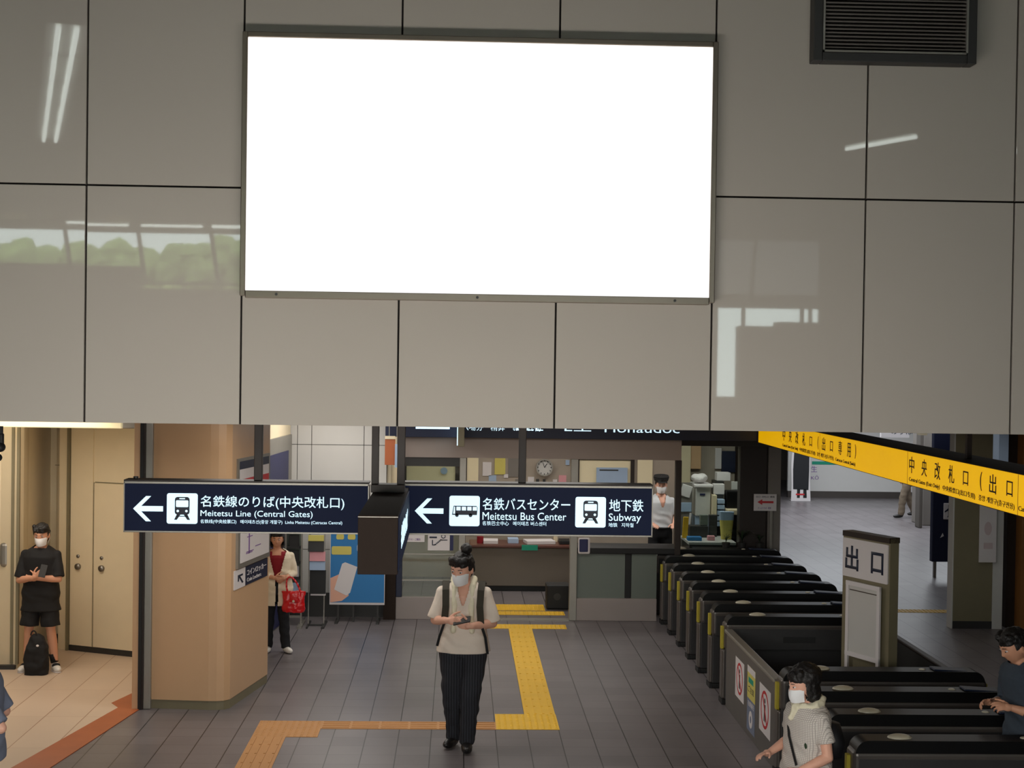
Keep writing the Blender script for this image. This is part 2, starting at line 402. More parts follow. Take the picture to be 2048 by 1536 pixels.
# low ceiling over the concourse beyond the wall
struct(MB().box(-9, 16, 10.7, 44, 3.0, 3.2).box(-9, 16, WY+.25, 10.7, 3.07, 3.2).build('ceiling', 'greywall'))
struct(MB().box(-9.2, -9, WY+.2, 44, 0, 3.2).build('wall_left', 'greywall'))
struct(MB().box(16, 16.2, WY+.2, 44, 0, 3.2).build('wall_right', 'greywall'))
struct(MB().box(-9, 16, 43.8, 44, 0, 3.2).build('wall_back', 'greywall'))
struct(MB().box(9.2, 16, WY-.2, WY+.2, 0, 3.2).build('wall_front', 'greywall'))

# locker room: left wall, recess and slanted door wall
struct(MB().poly([(-8.9, 16.56), (-5.05, 16.56), (-4.81, 16.42), (-4.81, 16.6), (-4.93, 17.2), (-4.93, 18.2), (-8.9, 18.2)], ((0, 0, 0), X, Y), 2.95).build('wall_left', 'cream'))
b = MB(); b.box(-4.83, -4.80, 16.40, 16.44, .06, 2.7); b.box(-4.90, -4.87, 16.44, 16.47, .06, 2.7)
struct(b.build('trim_4', 'creamdark'))
struct(MB().box(-6.5, -4.83, 16.385, 16.45, 0, .05, rot=None).build('baseboard_left', 'dark'))
b = MB(); b.box(-4.95, -4.62, 18.12, 18.3, 0, 2.95); struct(b.build('wall_recess', 'cream'))
b = MB(); b.box(-4.83, -4.64, 17.95, 18.12, 0, 2.95, .08, seg=5); b.box(-4.735, -4.73, 17.944, 17.952, .25, 2.9, mi=1); b.box(-4.83, -4.64, 17.944, 17.952, 2.14, 2.147, mi=1); b.box(-4.83, -4.64, 17.944, 17.952, .99, .996, mi=1)
struct(b.build('wall_recess', ['cream', 'creamdark']))
struct(MB().box(-4.86, -4.63, 17.90, 17.95, 0, .11).build('baseboard_recess', 'dark'))
A, Bp = Vector((-4.53, 17.50, 0)), Vector((-3.30, 16.95, 0)); dx = (Bp-A).normalized(); nn = dx.cross(Z)
def wq(b, s0, s1, z0, z1, t0, t1, mi=0):   # box on the slanted door wall: s along, t outwards
    o = A + nn*t0
    return b.poly([(s0, z0), (s1, z0), (s1, z1), (s0, z1)], (o, dx, Z), t1-t0, mi)
Lw = (Bp-A).length
struct(wq(MB(), -.16, Lw, 0, 2.95, -.15, 0).build('wall_doors', 'cream'))
struct(wq(MB(), -.02, Lw, 0, .07, 0, .02).build('baseboard_doors', 'dark'))
dn = 0
for s0, s1 in ((.02, .335), (.355, .93)):
    dn += 1; top = 2.62 if dn == 1 else 1.985
    b = MB(); wq(b, s0, s1, .075, top, .0, .018)
    d = struct(b.build('door_%d' % dn, 'cream'))
    e = MB(); o = A+nn*.018; e.disc(s0+.12, 1.0, .035, (o, dx, Z), .03); e.build('knob', 'steel', d, True)
    e = MB(); e.disc(s0+.115, 1.12, .020, (o, dx, Z), .012); e.build('keyhole', 'steel', d, True)
b = MB(); wq(b, -.015, .012, .0, 2.62, 0, .05); wq(b, .337, .352, 0, 1.99, 0, .006); wq(b, .355, Lw, 1.99, 2.0, 0, .006)
struct(b.build('trim_5', 'creamdark'))
t = thing('lamp_cover', 'long glowing cream lamp cover above the locker-room doors', 'lamp', (-4.3, 16.2, 2.68))
MB().box(-5.15, -3.63, 16.1, 16.25, 2.685, 2.95, .01).build('diffuser', 'lampwarm', t); MB().box(-3.62, -3.34, 16.1, 16.25, 2.685, 2.95, .01).build('end_cap', 'alu', t)
# push plate / intercom on the left wall
flat(MB().box(-5.04, -4.95, 16.50, 16.55, 1.12, 1.38, .03), 'grab_bar', 'alu', 'long grey oval handle on the cream wall left of the man', 'handle')

# column with rounded corner and shutter rail
pts = [(-3.0, 14.66), (-2.42, 14.60), (-2.34, 14.60), (-2.27, 14.62), (-2.22, 14.68), (-2.0, 15.85), (-2.05, 15.95), (-3.0, 15.95)]
struct(MB().poly(pts, ((0, 0, .09), X, Y), 2.9).build('column_front', 'beige'))
struct(MB().poly([(x*.985-.035, y*.9975+.045) for x, y in pts], ((0, 0, 0), X, Y), .09).build('baseboard_column', 'creamdark'))
t = thing('shutter_rail', 'tall bronze shutter guide rail beside the beige column', 'rail', (-3.08, 14.66, 0))
MB().box(-3.095, -3.055, 14.60, 14.66, 0, 3.0, .004).build('channel', 'bronze', t)
MB().box(-3.165, -3.10, 14.60, 14.70, 0, 3.0, .004).build('side_plate', 'beige', t)
MB().box(-3.105, -3.075, 14.59, 14.61, 0, 3.0).build('slot', 'blackmat', t)
MB().box(-3.06, -2.985, 14.61, 14.68, 0, 3.0, .01).build('post', 'alu', t)
# side wall beyond the column with blue door
struct(MB().poly([(-3.2, 15.96), (-2.59, 15.96), (-2.24, 19.9), (-3.2, 19.9)], ((0, 0, 0), X, Y), 3.0).build('wall_passage', 'cream'))
dA = Vector((-2.46, 17.4, 0)); du = Vector((.35, 3.94, 0)).normalized(); dnn = du.cross(Z)
dr = struct(MB().poly([(0, 0), (2.45, 0), (2.45, 2.45), (0, 2.45)], (dA, du, Z), .03).build('door_3', 'alu')); MB().poly([(.05, .02), (2.2, .02), (2.2, 2.25), (.05, 2.25)], (dA+dnn*.03, du, Z), .01).build('door_leaf', 'shutterblue', dr)
# white tiled wall
b = MB(); b.box(-3.2, -.95, 19.95, 20.1, .3, 3.0, mi=1)
for x0, x1 in ((-3.2, -2.15), (-2.15, -1.96), (-1.96, -1.26), (-1.26, -.95)):
    for z0, z1 in ((.3, .9), (.9, 1.6), (1.6, 2.31), (2.31, 3.0)): b.box(x0+.004, x1-.004, 19.93, 19.96, z0+.004, z1-.004)
struct(b.build('wall_tiled', ['whitetile', 'joint']))
struct(MB().box(-3.2, -.95, 19.90, 20.0, 0, .32).build('baseboard_tiled', 'dark'))
struct(MB().box(-.96, -.80, 19.70, 19.95, 0, 1.6).build('column_door', 'bronze2'))

# office front: plinths, header beam, posts
OY = 19.8
struct(MB().box(-.80, .42, OY-.05, OY+.08, 0, .30, .006).build('trim_6', 'plinth'))
struct(MB().box(1.56, 2.70, OY-.05, OY+.08, 0, .30, .006).build('trim_7', 'plinth'))
b = MB(); b.box(-.75, 3.0, OY-.06, OY+.3, 2.17, 3.0); struct(b.build('beam_office', 'headerbeam'))
b = MB(); b.box(3.0, 4.64, 20.9, 21.2, 2.30, 3.0); struct(b.build('beam_booth', 'darkwall'))
def post(x0, x1, y0, y1, z0, z1, m='bronze', lab='dark bronze post of the ticket office front'):
    return flat(MB().box(x0, x1, y0, y1, z0, z1, .006), 'post', m, lab, 'post')
post(.03, .12, OY-.06, OY+.05, 0, 2.17, 'alu', 'slim metal door post left of the office doorway')
post(1.52, 1.62, OY-.06, OY+.05, 0, 2.17, 'alu', 'slim metal door post right of the office doorway')
post(2.27, 2.36, OY+.0, OY+.06, .30, .95, 'blackmat', 'short black post in the middle of the frosted panel')
post(2.93, 3.01, OY-.05, OY+.05, .60, 2.17, 'bronze', 'bronze post between the office window and the booth')
post(-.80, -.72, OY-.06, OY+.02, .3, 2.17, 'navydull', 'dark blue post at the left end of the glass partition')
# left glass partition
t = thing('glass_partition', 'glass partition with metal rails left of the office doorway', 'partition', (-.3, OY, .3))
MB().box(-.72, .03, OY-.01, OY, .30, 2.17).build('glass_pane', 'glass', t)
MB().box(-.72, .03, OY-.03, OY+.02, .865, .88).build('rail', 'alu', t); MB().box(-.72, .03, OY-.03, OY+.02, .515, .53).build('rail', 'alu', t)
MB().box(-.72, .03, OY-.04, OY+.03, 2.05, 2.17).build('head_rail', 'dark', t)
# right low partition
t = thing('low_partition', 'low partition of frosted grey panels under a black rail, right of the doorway', 'partition', (2.1, OY, .3))
MB().box(1.62, 2.27, OY, OY+.03, .30, .90).build('panel', 'frost', t); MB().box(2.36, 2.70, OY, OY+.03, .30, .90).build('panel', 'frost', t)
MB().box(1.62, 3.0, OY-.04, OY+.25, .90, .98, .01).build('rail', 'blackmat', t)
t = thing('card_reader', 'small blue card reader with pale frame on the post right of the doorway', 'reader', (1.68, OY-.04, .92))
MB().box(1.63, 1.79, OY-.07, OY-.041, .90, 1.12, .02).build('case', 'paper', t); MB().box(1.645, 1.76, OY-.078, OY-.069, .93, 1.10, .01).build('screen', 'shutterblue', t)

# office interior
struct(MB().box(-.95, 4.6, 23.6, 23.8, 0, 3.0).build('wall_office', 'officewall'))
struct(MB().box(-1.0, -.9, 20.0, 23.7, 0, 3.0).build('wall_office_left', 'cream'))
struct(MB().box(4.45, 4.62, 21.1, 28.5, 0, 3.0).build('wall_booth_right', 'bronze2'))
t = thing('service_counter', 'long brown service counter inside the office doorway', 'counter', (1.0, 22.3, 0))
MB().box(.22, 1.75, 22.2, 22.8, .08, .66, .01).build('front_panel', 'counter', t); MB().box(.2, 1.77, 22.15, 22.85, .66, .70, .01).build('worktop', 'redtop', t); MB().box(.24, 1.73, 22.25, 22.8, 0, .08).build('plinth', 'blackmat', t)
t = thing('staff_counter', 'dark counter in front of the capped staff member', 'counter', (2.6, 20.6, 0))
MB().box(1.7, 3.1, 20.6, 20.9, 0, .86).build('body', 'dark', t); MB().box(1.68, 3.12, 20.55, 20.95, .86, .9, .01).build('worktop', 'blackmat', t)
# stacks of papers and trays on the counter (px 945..1140, y 1070..1085)
rr = random.Random(11)
def paperstack(x, y, z, w, d, h, m, lab, g=None):
    return flat(MB().box(x-w/2, x+w/2, y-d/2, y+d/2, z, z+h, .004, rot=Matrix.Rotation(rr.uniform(-.2, .2), 3, 'Z')), 'paper_stack', m, lab, 'papers', g)
paperstack(.52, 22.45, .70, .22, .3, .05, 'paper', 'low white paper stack at the left end of the brown counter')
paperstack(.86, 22.5, .70, .16, .22, .07, 'bluepaper', 'pale blue folder stack left of centre on the brown counter')
paperstack(1.26, 22.45, .70, .44, .3, .05, 'paper', 'wide white paper stack on the right half of the brown counter')
flat(MB().box(1.49, 1.55, 22.6, 22.75, .70, .80, .005), 'card_box', 'cream', 'small cream box at the right end of the brown counter', 'box')
flat(MB().box(1.56, 1.73, 22.3, 22.6, .70, .76, .01), 'black_tray', 'blackmat', 'flat black tray at the right end of the brown counter', 'tray')
flat(MB().box(.98, 1.22, 22.128, 22.149, .63, .71), 'counter_mat', 'green', 'small green mat hanging over the counter front edge', 'mat')
flat(MB().cyl((.36, 22.4, .70), (.36, 22.4, .80), .05, n=16), 'pen_pot', 'redcloth', 'dark red pot at the far left of the brown counter', 'pot', smooth=False)
t = thing('black_crate', 'black cube-shaped crate on the floor inside the office doorway', 'crate', (1.42, 20.75, 0))
MB().box(1.27, 1.6, 20.62, 20.95, .0, .34, .02).build('body', 'blackmat', t); MB().disc(1.42, .18, .05, ((0, 20.62, 0), X, Z), .006).build('badge', 'dark', t)

# back wall contents
WYO = 23.6
def winframe(x0, x1, z0, z1, lab, mull, nm='office_window'):
    t = thing(nm, lab, 'window', ((x0+x1)/2, WYO, z0)); b = MB(); y0, y1 = WYO-.05, WYO
    b.box(x0, x1, y0, y1, z1-.08, z1); b.box(x0, x1, y0, y1, z0, z0+.05); b.box(x0, x0+.06, y0, y1, z0, z1); b.box(x1-.06, x1, y0, y1, z0, z1)
    for m in mull: b.box(m-.035, m+.035, y0, y1, z0, z1)
    b.build('frame', 'bronze', t); MB().box(x0+.03, x1-.03, WYO-.02, WYO-.01, z0+.03, z1-.05).build('pane', 'officepane', t); return t
p0, p1 = at(806, 913, WYO), at(932, 1080, WYO)
t = winframe(p0.x, p1.x, .75, p0.z+.05, 'dark-framed cream window behind the glass partition', [at(915, 940, WYO).x])
flat(MB().disc(at(888, 942, 23.5).x, at(888, 942, 23.5).z, .055, ((0, 23.54, 0), X, Z), .01), 'round_emblem', 'bluepaper', 'blurred pale blue round emblem on the cream window', 'emblem')
flat(MB().box(at(934, 920, WYO).x, at(957, 920, WYO).x, WYO-.03, WYO, .7, 2.1), 'door_panel', 'officepane', 'tall plain cream panel left of the pinned notices', 'panel')
p0, p1 = at(1143, 915, WYO), at(1266, 1080, WYO)
t = winframe(p0.x, p1.x, .75, p0.z+.05, 'dark-framed window with a whiteboard behind the bus sign', [at(1154, 940, WYO).x])
wb0, wb1 = at(1193, 935, 23.52), at(1255, 968, 23.52)
t = thing('whiteboard', 'pale grey whiteboard with a line of writing in the office window', 'whiteboard', (wb0.x, 23.52, wb1.z))
MB().box(wb0.x, wb1.x, 23.525, 23.549, wb1.z-.3, wb0.z, .004).build('board', 'bluepaper', t); MB().box(wb0.x+.05, wb1.x-.15, 23.52, 23.525, wb0.z-.05, wb0.z-.03).build('writing', 'dark', t)
p0, p1 = at(1275, 918, WYO), at(1303, 1040, WYO)
flat(MB().box(p0.x, p1.x, WYO-.03, WYO, p1.z, p0.z), 'wall_panel_light', 'officepane', 'bright cream panel left of the capped staff member', 'panel')
c = at(1089, 935, 23.5)
t = thing('wall_clock', 'round pale wall clock above the bus sign', 'clock', (c.x, 23.5, c.z))
MB().ring(c.x, c.z, .137, .018, ((0, 23.5, 0), X, Z), .03).build('rim', 'alu', t); MB().disc(c.x, c.z, .13, ((0, 23.56, 0), X, Z), .045).build('dial', 'whitetile', t)
b = MB()
for k in range(12):
    a = k*math.pi/6; b.box(c.x+.105*math.sin(a)-.006, c.x+.105*math.sin(a)+.006, 23.508, 23.514, c.z+.105*math.cos(a)-.01, c.z+.105*math.cos(a)+.01)
b.build('hour_marks', 'dark', t)
MB().poly([(c.x-.006, c.z), (c.x+.006, c.z), (c.x+.045, c.z+.06), (c.x+.035, c.z+.065)], ((0, 23.508, 0), X, Z), .004).build('hour_hand', 'dark', t)
MB().poly([(c.x-.004, c.z), (c.x+.004, c.z), (c.x-.03, c.z+.10), (c.x-.036, c.z+.098)], ((0, 23.503, 0), X, Z), .004).build('minute_hand', 'dark', t)
def notice(px, py, w, h, m, lab, yy=23.58, g='pinned notices on the office wall'):
    p = at(px, py, yy); r = Matrix.Rotation(rr.uniform(-.03, .03), 3, 'Y')
    return flat(MB().box(p.x-w/2, p.x+w/2, yy, yy+.008, p.z-h/2, p.z+h/2, rot=r), 'notice', m, lab, 'notice', g)
notice(1000, 932, .17, .27, 'yellowpaper', 'yellowed notice pinned left of the wall clock')
notice(1027, 935, .17, .30, 'greywall', 'grey mottled notice right of the yellowed notice')
notice(974, 938, .14, .22, 'paper', 'faded white notice beside the cream panel')
notice(985, 958, .12, .12, 'bluepaper', 'small bluish slip below the faded white notice')
notice(1062, 960, .10, .10, 'paper', 'small white slip lower left of the clock')
notice(1125, 958, .12, .12, 'pinkpaper', 'small pinkish slip lower right of the clock')

for k, (px, py, w, h, m, lab) in enumerate(((1012, 952, .07, .06, 'paper', 'tiny white slip under the yellowed notice'), (1075, 962, .05, .06, 'dark', 'tiny dark card below the clock, left'), (1088, 963, .04, .07, 'dark', 'tiny dark hook tag straight below the clock'), (1110, 962, .07, .05, 'paper', 'tiny white slip below the clock, right'), (1135, 925, .06, .08, 'bluepaper', 'small bluish card right of the clock beside the dark window frame'), (1036, 962, .09, .06, 'greywall', 'small grey card under the mottled notice'))):
    notice(px, py, w, h, m, lab)
# booth (right of the bronze post)
BY = 21.0
post(4.04, 4.42, BY-.02, BY+.2, 0, 2.35, 'bronze', 'broad dark bronze pillar at the right end of the booth')
post(4.44, 4.62, BY-.04, BY+.1, 0, 2.35, 'greywall', 'narrow grey pillar at the corner between booth and far hall')
flat(MB().box(3.1, 4.04, BY, BY+.01, .86, 2.30), 'booth_window', 'glass', 'clear window pane of the ticket booth', 'window')
t = thing('booth_desk', 'pale desk inside the ticket booth behind the first gate', 'desk', (3.5, 21.5, 0))
MB().box(3.34, 4.03, 21.15, 21.95, .86, .90, .006).build('desktop', 'whitetile', t); MB().box(3.36, 4.02, 21.2, 21.9, 0, .86).build('body', 'dark', t)
def bpx(x0, y0, x1, y1, yy, dep, nm, m, lab, cat, rot=0, bev=.008):
    a, b_ = at(x0, y0, yy), at(x1, y1, yy)
    if nm in ('printer', 'ring_file', 'tray', 'box', 'orange_file'): b_.z = .90
    return flat(MB().box(a.x, b_.x, yy, yy+dep, b_.z, a.z, bev, rot=Matrix.Rotation(rot, 3, 'Y')), nm, m, lab, cat)
bpx(1361, 886, 1381, 967, 23.48, .12, 'switch_box', 'cream', 'tall cream electrical box on the booth wall', 'box')
bpx(1382, 886, 1402, 938, 23.5, .1, 'cable_cabinet', 'beige', 'beige cabinet door right of the electrical box', 'cabinet')
bpx(1444, 902, 1476, 945, 23.55, .05, 'dark_poster', 'navydull', 'dark blue poster high on the booth wall', 'poster')
bpx(1431, 896, 1443, 938, 23.54, .06, 'white_strip', 'paper', 'narrow white strip left of the dark blue poster', 'strip')
t = thing('copier', 'large pale grey copier in the middle of the booth', 'copier', (3.62, 22.4, 0))
a, b_ = at(1392, 975, 22.3), at(1421, 1024, 22.3)
MB().box(a.x, b_.x, 22.3, 22.7, 1.15, a.z, .015).build('body', 'whitetile', t); MB().box(a.x-.03, b_.x+.03, 22.25, 22.75, a.z, a.z+.05, .015).build('lid', 'paper', t); MB().box(a.x+.06, a.x+.14, 22.29, 22.305, a.z-.12, a.z-.09).build('panel', 'shutterblue', t)
MB().box(a.x, b_.x, 22.32, 22.68, .0, 1.15).build('stand', 'bluepaper', t)
t = thing('crumpled_bag', 'crumpled white plastic bag on top of the copier', 'bag', (3.6, 22.45, 1.7))
b = MB(); b.ell((a.x+.07, 22.45, a.z+.135), (.13, .12, .07)); 
for v in b.bm.verts: v.co += noise.noise_vector(v.co*14)*.025
b.build('crumple', 'paper', t)
pb0, pb1 = at(1360, 965, 22.35), at(1391, 1060, 22.35)
flat(MB().box(pb0.x+.02, pb1.x-.06, 22.36, 22.38, 0, pb0.z), 'pinboard', 'greywall', 'grey free-standing pinboard left of the copier', 'board')
bpx(1362, 970, 1383, 994, 22.34, .02, 'paper_sheet', 'paper', 'tilted white sheet left of the copier', 'paper', .3)
bpx(1362, 1005, 1383, 1024, 22.34, .02, 'paper_sheet', 'bluepaper', 'grey-blue sheet with dark printing below the tilted sheet', 'paper', 0)
bpx(1378, 1026, 1382, 1050, 22.34, .02, 'white_holder', 'paper', 'upright narrow white holder beside the grey-blue sheet', 'holder', .1)
cz0 = at(1434, 962, 22.62); cz1 = at(1490, 962, 22.62)
flat(MB().box(cz0.x-.03, 4.10, 22.60, 22.95, 0, cz0.z-.002, .005), 'tall_cabinet', 'dark', 'tall dark cabinet at the back of the booth', 'cabinet')
bpx(1434, 945, 1461, 962, 22.62, .2, 'carton', 'paper', 'white carton on top of the booth shelf', 'box')
bpx(1427, 968, 1449, 989, 22.3, .15, 'carton', 'paper', 'lower white carton left of the dark monitor', 'box')
bpx(1463, 963, 1481, 980, 22.57, .03, 'printed_card', 'whitetile', 'white card with dark marks above the dark monitor', 'card')
t = thing('monitor', 'large dark monitor on the booth shelf', 'monitor', (3.95, 22.2, 1.1))
a, b_ = at(1453, 982, 22.2), at(1490, 1017, 22.2)
MB().box(a.x, b_.x, 22.2, 22.4, b_.z, a.z, .015).build('screen', 'black', t); MB().box(a.x+.1, b_.x-.1, 22.30, 22.36, 0, b_.z).build('stand', 'blackmat', t)
t = thing('binder_shelf', 'narrow shelf of binders between copier and monitor', 'shelf', (3.75, 22.2, .84))
a = at(1425, 990, 22.2)
MB().box(a.x, a.x+.06, 22.15, 22.45, 0, a.z, .004).build('side_panel', 'cream', t)
b = MB()
for k in range(5): b.box(a.x+.07, a.x+.18, 22.15, 22.3, 1.02+k*.085, 1.085+k*.085, .004)
b.build('binders', 'bluepaper', t); MB().box(a.x+.06, a.x+.19, 22.31, 22.45, 0, a.z).build('case', 'dark', t)
bpx(1456, 1020, 1490, 1030, 21.96, .3, 'shelf_board', 'cream', 'pale shelf board under the dark monitor', 'shelf')
t = thing('paper_bag', 'yellow carrier bag with pale blue top in the booth window', 'bag', at(1455, 1052, 21.5))
a, b_ = at(1439, 1024, 21.5), at(1469, 1076, 21.5)
MB().loft([((a.x+b_.x)/2, 21.55, .90, .075, .05), ((a.x+b_.x)/2, 21.55, a.z-.12, .10, .055)], 16, 4).build('body', 'yellowpaper', t)
MB().loft([((a.x+b_.x)/2, 21.55, a.z-.12, .102, .056), ((a.x+b_.x)/2, 21.55, a.z, .11, .05)], 16, 4).build('top_band', 'bluepaper', t)
bpx(1376, 1074, 1404, 1082, 21.3, .15, 'tray', 'blue', 'bright blue tray on the booth desk', 'tray')
bpx(1416, 1072, 1430, 1082, 21.35, .1, 'box', 'pinkpaper', 'small pinkish box on the booth desk', 'box')
bpx(1380, 1052, 1416, 1079, 21.7, .2, 'printer', 'dark', 'dark printer behind the bright blue tray', 'printer')
bpx(1401, 1030, 1416, 1051.5, 21.72, .1, 'dispenser', 'frost', 'greenish dispenser behind the dark printer', 'dispenser')
bpx(1366, 1034, 1376, 1080, 21.6, .03, 'orange_file', 'tactile', 'orange file at the left edge of the booth window', 'file', .05)
bpx(1419, 1030, 1434, 1078, 21.8, .1, 'ring_file', 'gatebody', 'dark grey ring file left of the yellow carrier bag', 'file')
flat(MB().box(3.35, 4.36, 20.58, 20.92, 0, .86, .01), 'planter_ledge', 'dark', 'dark ledge carrying the plants in front of the booth window', 'ledge')
# potted plants at the booth window
def plant(px, py, yy, n, h, lab, sd):
    q = random.Random(sd); p = at(px, py, yy); t = thing('potted_plant', lab, 'plant', (p.x, yy, .86), 'plants in the booth window')
    MB().cyl((p.x, yy, .86), (p.x, yy, .95), .045, .06).build('pot', 'dark', t)
    b = MB()
    for k in range(n):
        a = q.uniform(0, 6.28); l = q.uniform(.6, 1)*h; d = .8*Vector((math.cos(a), math.sin(a)*.28, 0)); pp = Vector((p.x, yy, .94)); w = Vector((-d.y, d.x, 0))*.012
        prev = pp; lv = []
        for s in range(1, 6):
            f = s/5; nx = pp + d*(l*.75*f*f) + Z*(l*(f-.45*f**3)); ww = w*(1.4-abs(f-.4)*1.6)
            lv.append((prev, nx, ww)); prev = nx
        for (u0, u1, ww) in lv:
            vs_ = [b.bm.verts.new(c_) for c_ in (u0-ww, u0+ww, u1+ww, u1-ww)]; b.bm.faces.new(vs_)
    b.build('leaves', 'leaf', t)
plant(1452, 1090, 20.75, 16, .24, 'small spiky plant below the yellow carrier bag', 1)
plant(1484, 1085, 20.75, 70, .34, 'bushy dark plant at the right of the booth window', 2)
plant(1519, 1090, 20.75, 30, .24, 'low dark plant nearest the booth pillar', 3)
# red-arrow notice hanging at the pillar
a, b_ = at(1508, 988, BY-.1), at(1553, 1022, BY-.1)
t = thing('arrow_sign', 'white sign with a red left arrow on the booth pillar', 'sign', (a.x, BY-.1, b_.z))
MB().box(a.x, b_.x, BY-.10, BY-.085, b_.z, a.z, .003).build('board', 'paper', t); sw = b_.x-a.x
MB().poly([(.05, .125), (.12, .165), (.12, .14), (.28, .14), (.28, .11), (.12, .11), (.12, .085)], (Vector((a.x, BY-.101, b_.z)), X, Z), .004).build('arrow', 'red', t)
text('lettering', '出口  改札口  乗換', 'signdark', t, (a.x+.03, BY-.101, a.z-.05), X, Z, sw-.06, .025)
text('lettering', 'きっぷうりば・精算', 'purple', t, (a.x+.06, BY-.101, b_.z+.025), X, Z, sw-.14, .03)
MB().box(b_.x-.09, b_.x-.05, BY-.09, BY-.06, 0, b_.z, .003).build('pole', 'alu', t)

# sign fascia over the office and things hanging by it
t = thing('fascia_sign', 'long dark blue fascia sign over the office front, mostly hidden by the wall', 'sign', (1.5, 19.7, 2.44))
MB().box(-.96, 4.0, 19.62, 19.73, 2.445, 2.80, .004).build('board', 'navydull', t)
text('lettering', '入場券・精算・お忘れ物', 'lit', t, (.05, 19.62, 2.54), X, Z, 1.05, .12)
text('lettering', 'EEE・E工', 'lit', t, (.77, 19.62, 2.55), X, Z, 1.0, .12)
text('lettering', 'Honaudoc', 'lit', t, (1.95, 19.62, 2.54), X, Z, 1.0, .11)
MB().box(-.56, -.11, 19.612, 19.62, 2.555, 2.66, .002).build('white_panel', 'lit', t)
t = thing('blade_sign', 'small projecting sign with lit edge above the office doorway', 'sign', (.05, 19.3, 2.36))
MB().box(.0, .085, 19.1, 19.6, 2.355, 2.95, .006).build('case', 'creamdark', t); MB().box(-.012, .0, 19.1, 19.6, 2.37, 2.95).build('lit_face', 'lit', t)
a = at(1020, 886, 20.3)
t = thing('strip_lamp', 'short glowing strip lamp under the office ceiling', 'lamp', (a.x, 20.3, a.z))
MB().box(a.x, a.x+.16, 20.15, 20.3, a.z-.055, a.z-.012, .004).build('casing', 'whitetile', t); MB().box(a.x, a.x+.16, 20.14, 20.3, a.z-.012, a.z+.004).build('tube', 'lit', t)
MB().box(a.x+.06, a.x+.1, 20.2, 20.25, a.z, 3.0).build('bracket', 'alu', t)
a, b_ = at(770, 878, 19.55), at(790, 930, 19.55)
t = thing('hanging_banner', 'reddish brown banner hanging left of the office', 'banner', (a.x, 19.55, b_.z))
MB().box(a.x, b_.x, 19.55, 19.56, b_.z, a.z).build('cloth', 'orange', t); MB().box(a.x, b_.x, 19.54, 19.57, a.z, a.z+.04).build('header', 'cream', t); MB().box(a.x+.05, a.x+.06, 19.55, 19.56, a.z+.04, 3.0).build('cord', 'alu', t)
a, b_ = at(790, 888, 19.5), at(799, 935, 19.5)
t = thing('hanging_banner', 'narrow pale blue banner beside the reddish banner', 'banner', (a.x, 19.5, b_.z))
MB().box(a.x, b_.x, 19.5, 19.51, b_.z, a.z).build('cloth', 'bluepaper', t); MB().box(a.x+.02, a.x+.03, 19.5, 19.51, a.z, 3.0).build('cord', 'alu', t)
# notices on the left glass partition
a, b_ = at(806, 1070, 19.75), at(849, 1084, 19.75)
t = thing('notice_strip', 'white notice strip with faint purple writing on the glass partition', 'notice', (a.x, 19.75, b_.z))
MB().box(a.x, b_.x, 19.75, 19.758, b_.z-.0, a.z+.05).build('sheet', 'paper', t); text('writing', 'お知らせ・ご案内', 'purple', t, (a.x+.03, 19.75, b_.z+.02), X, Z, .20, .03)
a, b_ = at(856, 1068, 19.75), at(899, 1101, 19.75)
t = thing('toilet_guide_sign', 'white guide sign with a drawn stair and route line on the glass partition', 'sign', (a.x, 19.75, b_.z))
MB().box(a.x, b_.x, 19.75, 19.758, b_.z, a.z+.02).build('sheet', 'paper', t)
fr = (Vector((a.x, 19.75, b_.z)), X, Z); b = MB()
b.rect(.02, .12, .165, .185, fr); b.rect(.055, .067, .08, .14, fr); b.rect(.055, .10, .068, .08, fr)
for k in range(5): b.rect(.09+k*.018, .113+k*.018, .075+k*.015, .087+k*.015, fr)
b.ring(.205, .19, .03, .01, fr); b.rect(.16, .26, .135, .145, fr)
b.build('route_drawing', 'signdark', t)
MB().box(b_.x+.005, b_.x+.05, 19.745, 19.76, b_.z, a.z+.02).build('side_strip', 'shutterblue', t)

# ================================================================== BILLBOARD, VENT, LAMPS
t = thing('lit_billboard', 'large blank glowing white billboard in a worn metal frame', 'billboard', (.11, WY, 3.85))
x0, x1, z0, z1 = -1.345, 1.578, 3.905, 5.487
MB().box(x0, x1, WY-.055, WY-.02, z0, z1).build('lit_face', 'billboard', t)
b = MB(); w = .034
b.box(x0-w, x0, WY-.07, WY, z0-w, z1+w, .004); b.box(x1, x1+w, WY-.07, WY, z0-w, z1+w, .004)
b.box(x0, x1, WY-.07, WY, z1, z1+w, .004); b.box(x0, x1, WY-.07, WY, z0-w-.012, z0, .004); b.build('frame', 'frame', t)
b = MB()
for x in (-1.15, .11, 1.36): b.cyl((x, WY-.075, z0-.022), (x, WY-.068, z0-.022), .009, n=10)
b.build('screws', 'dark', t)

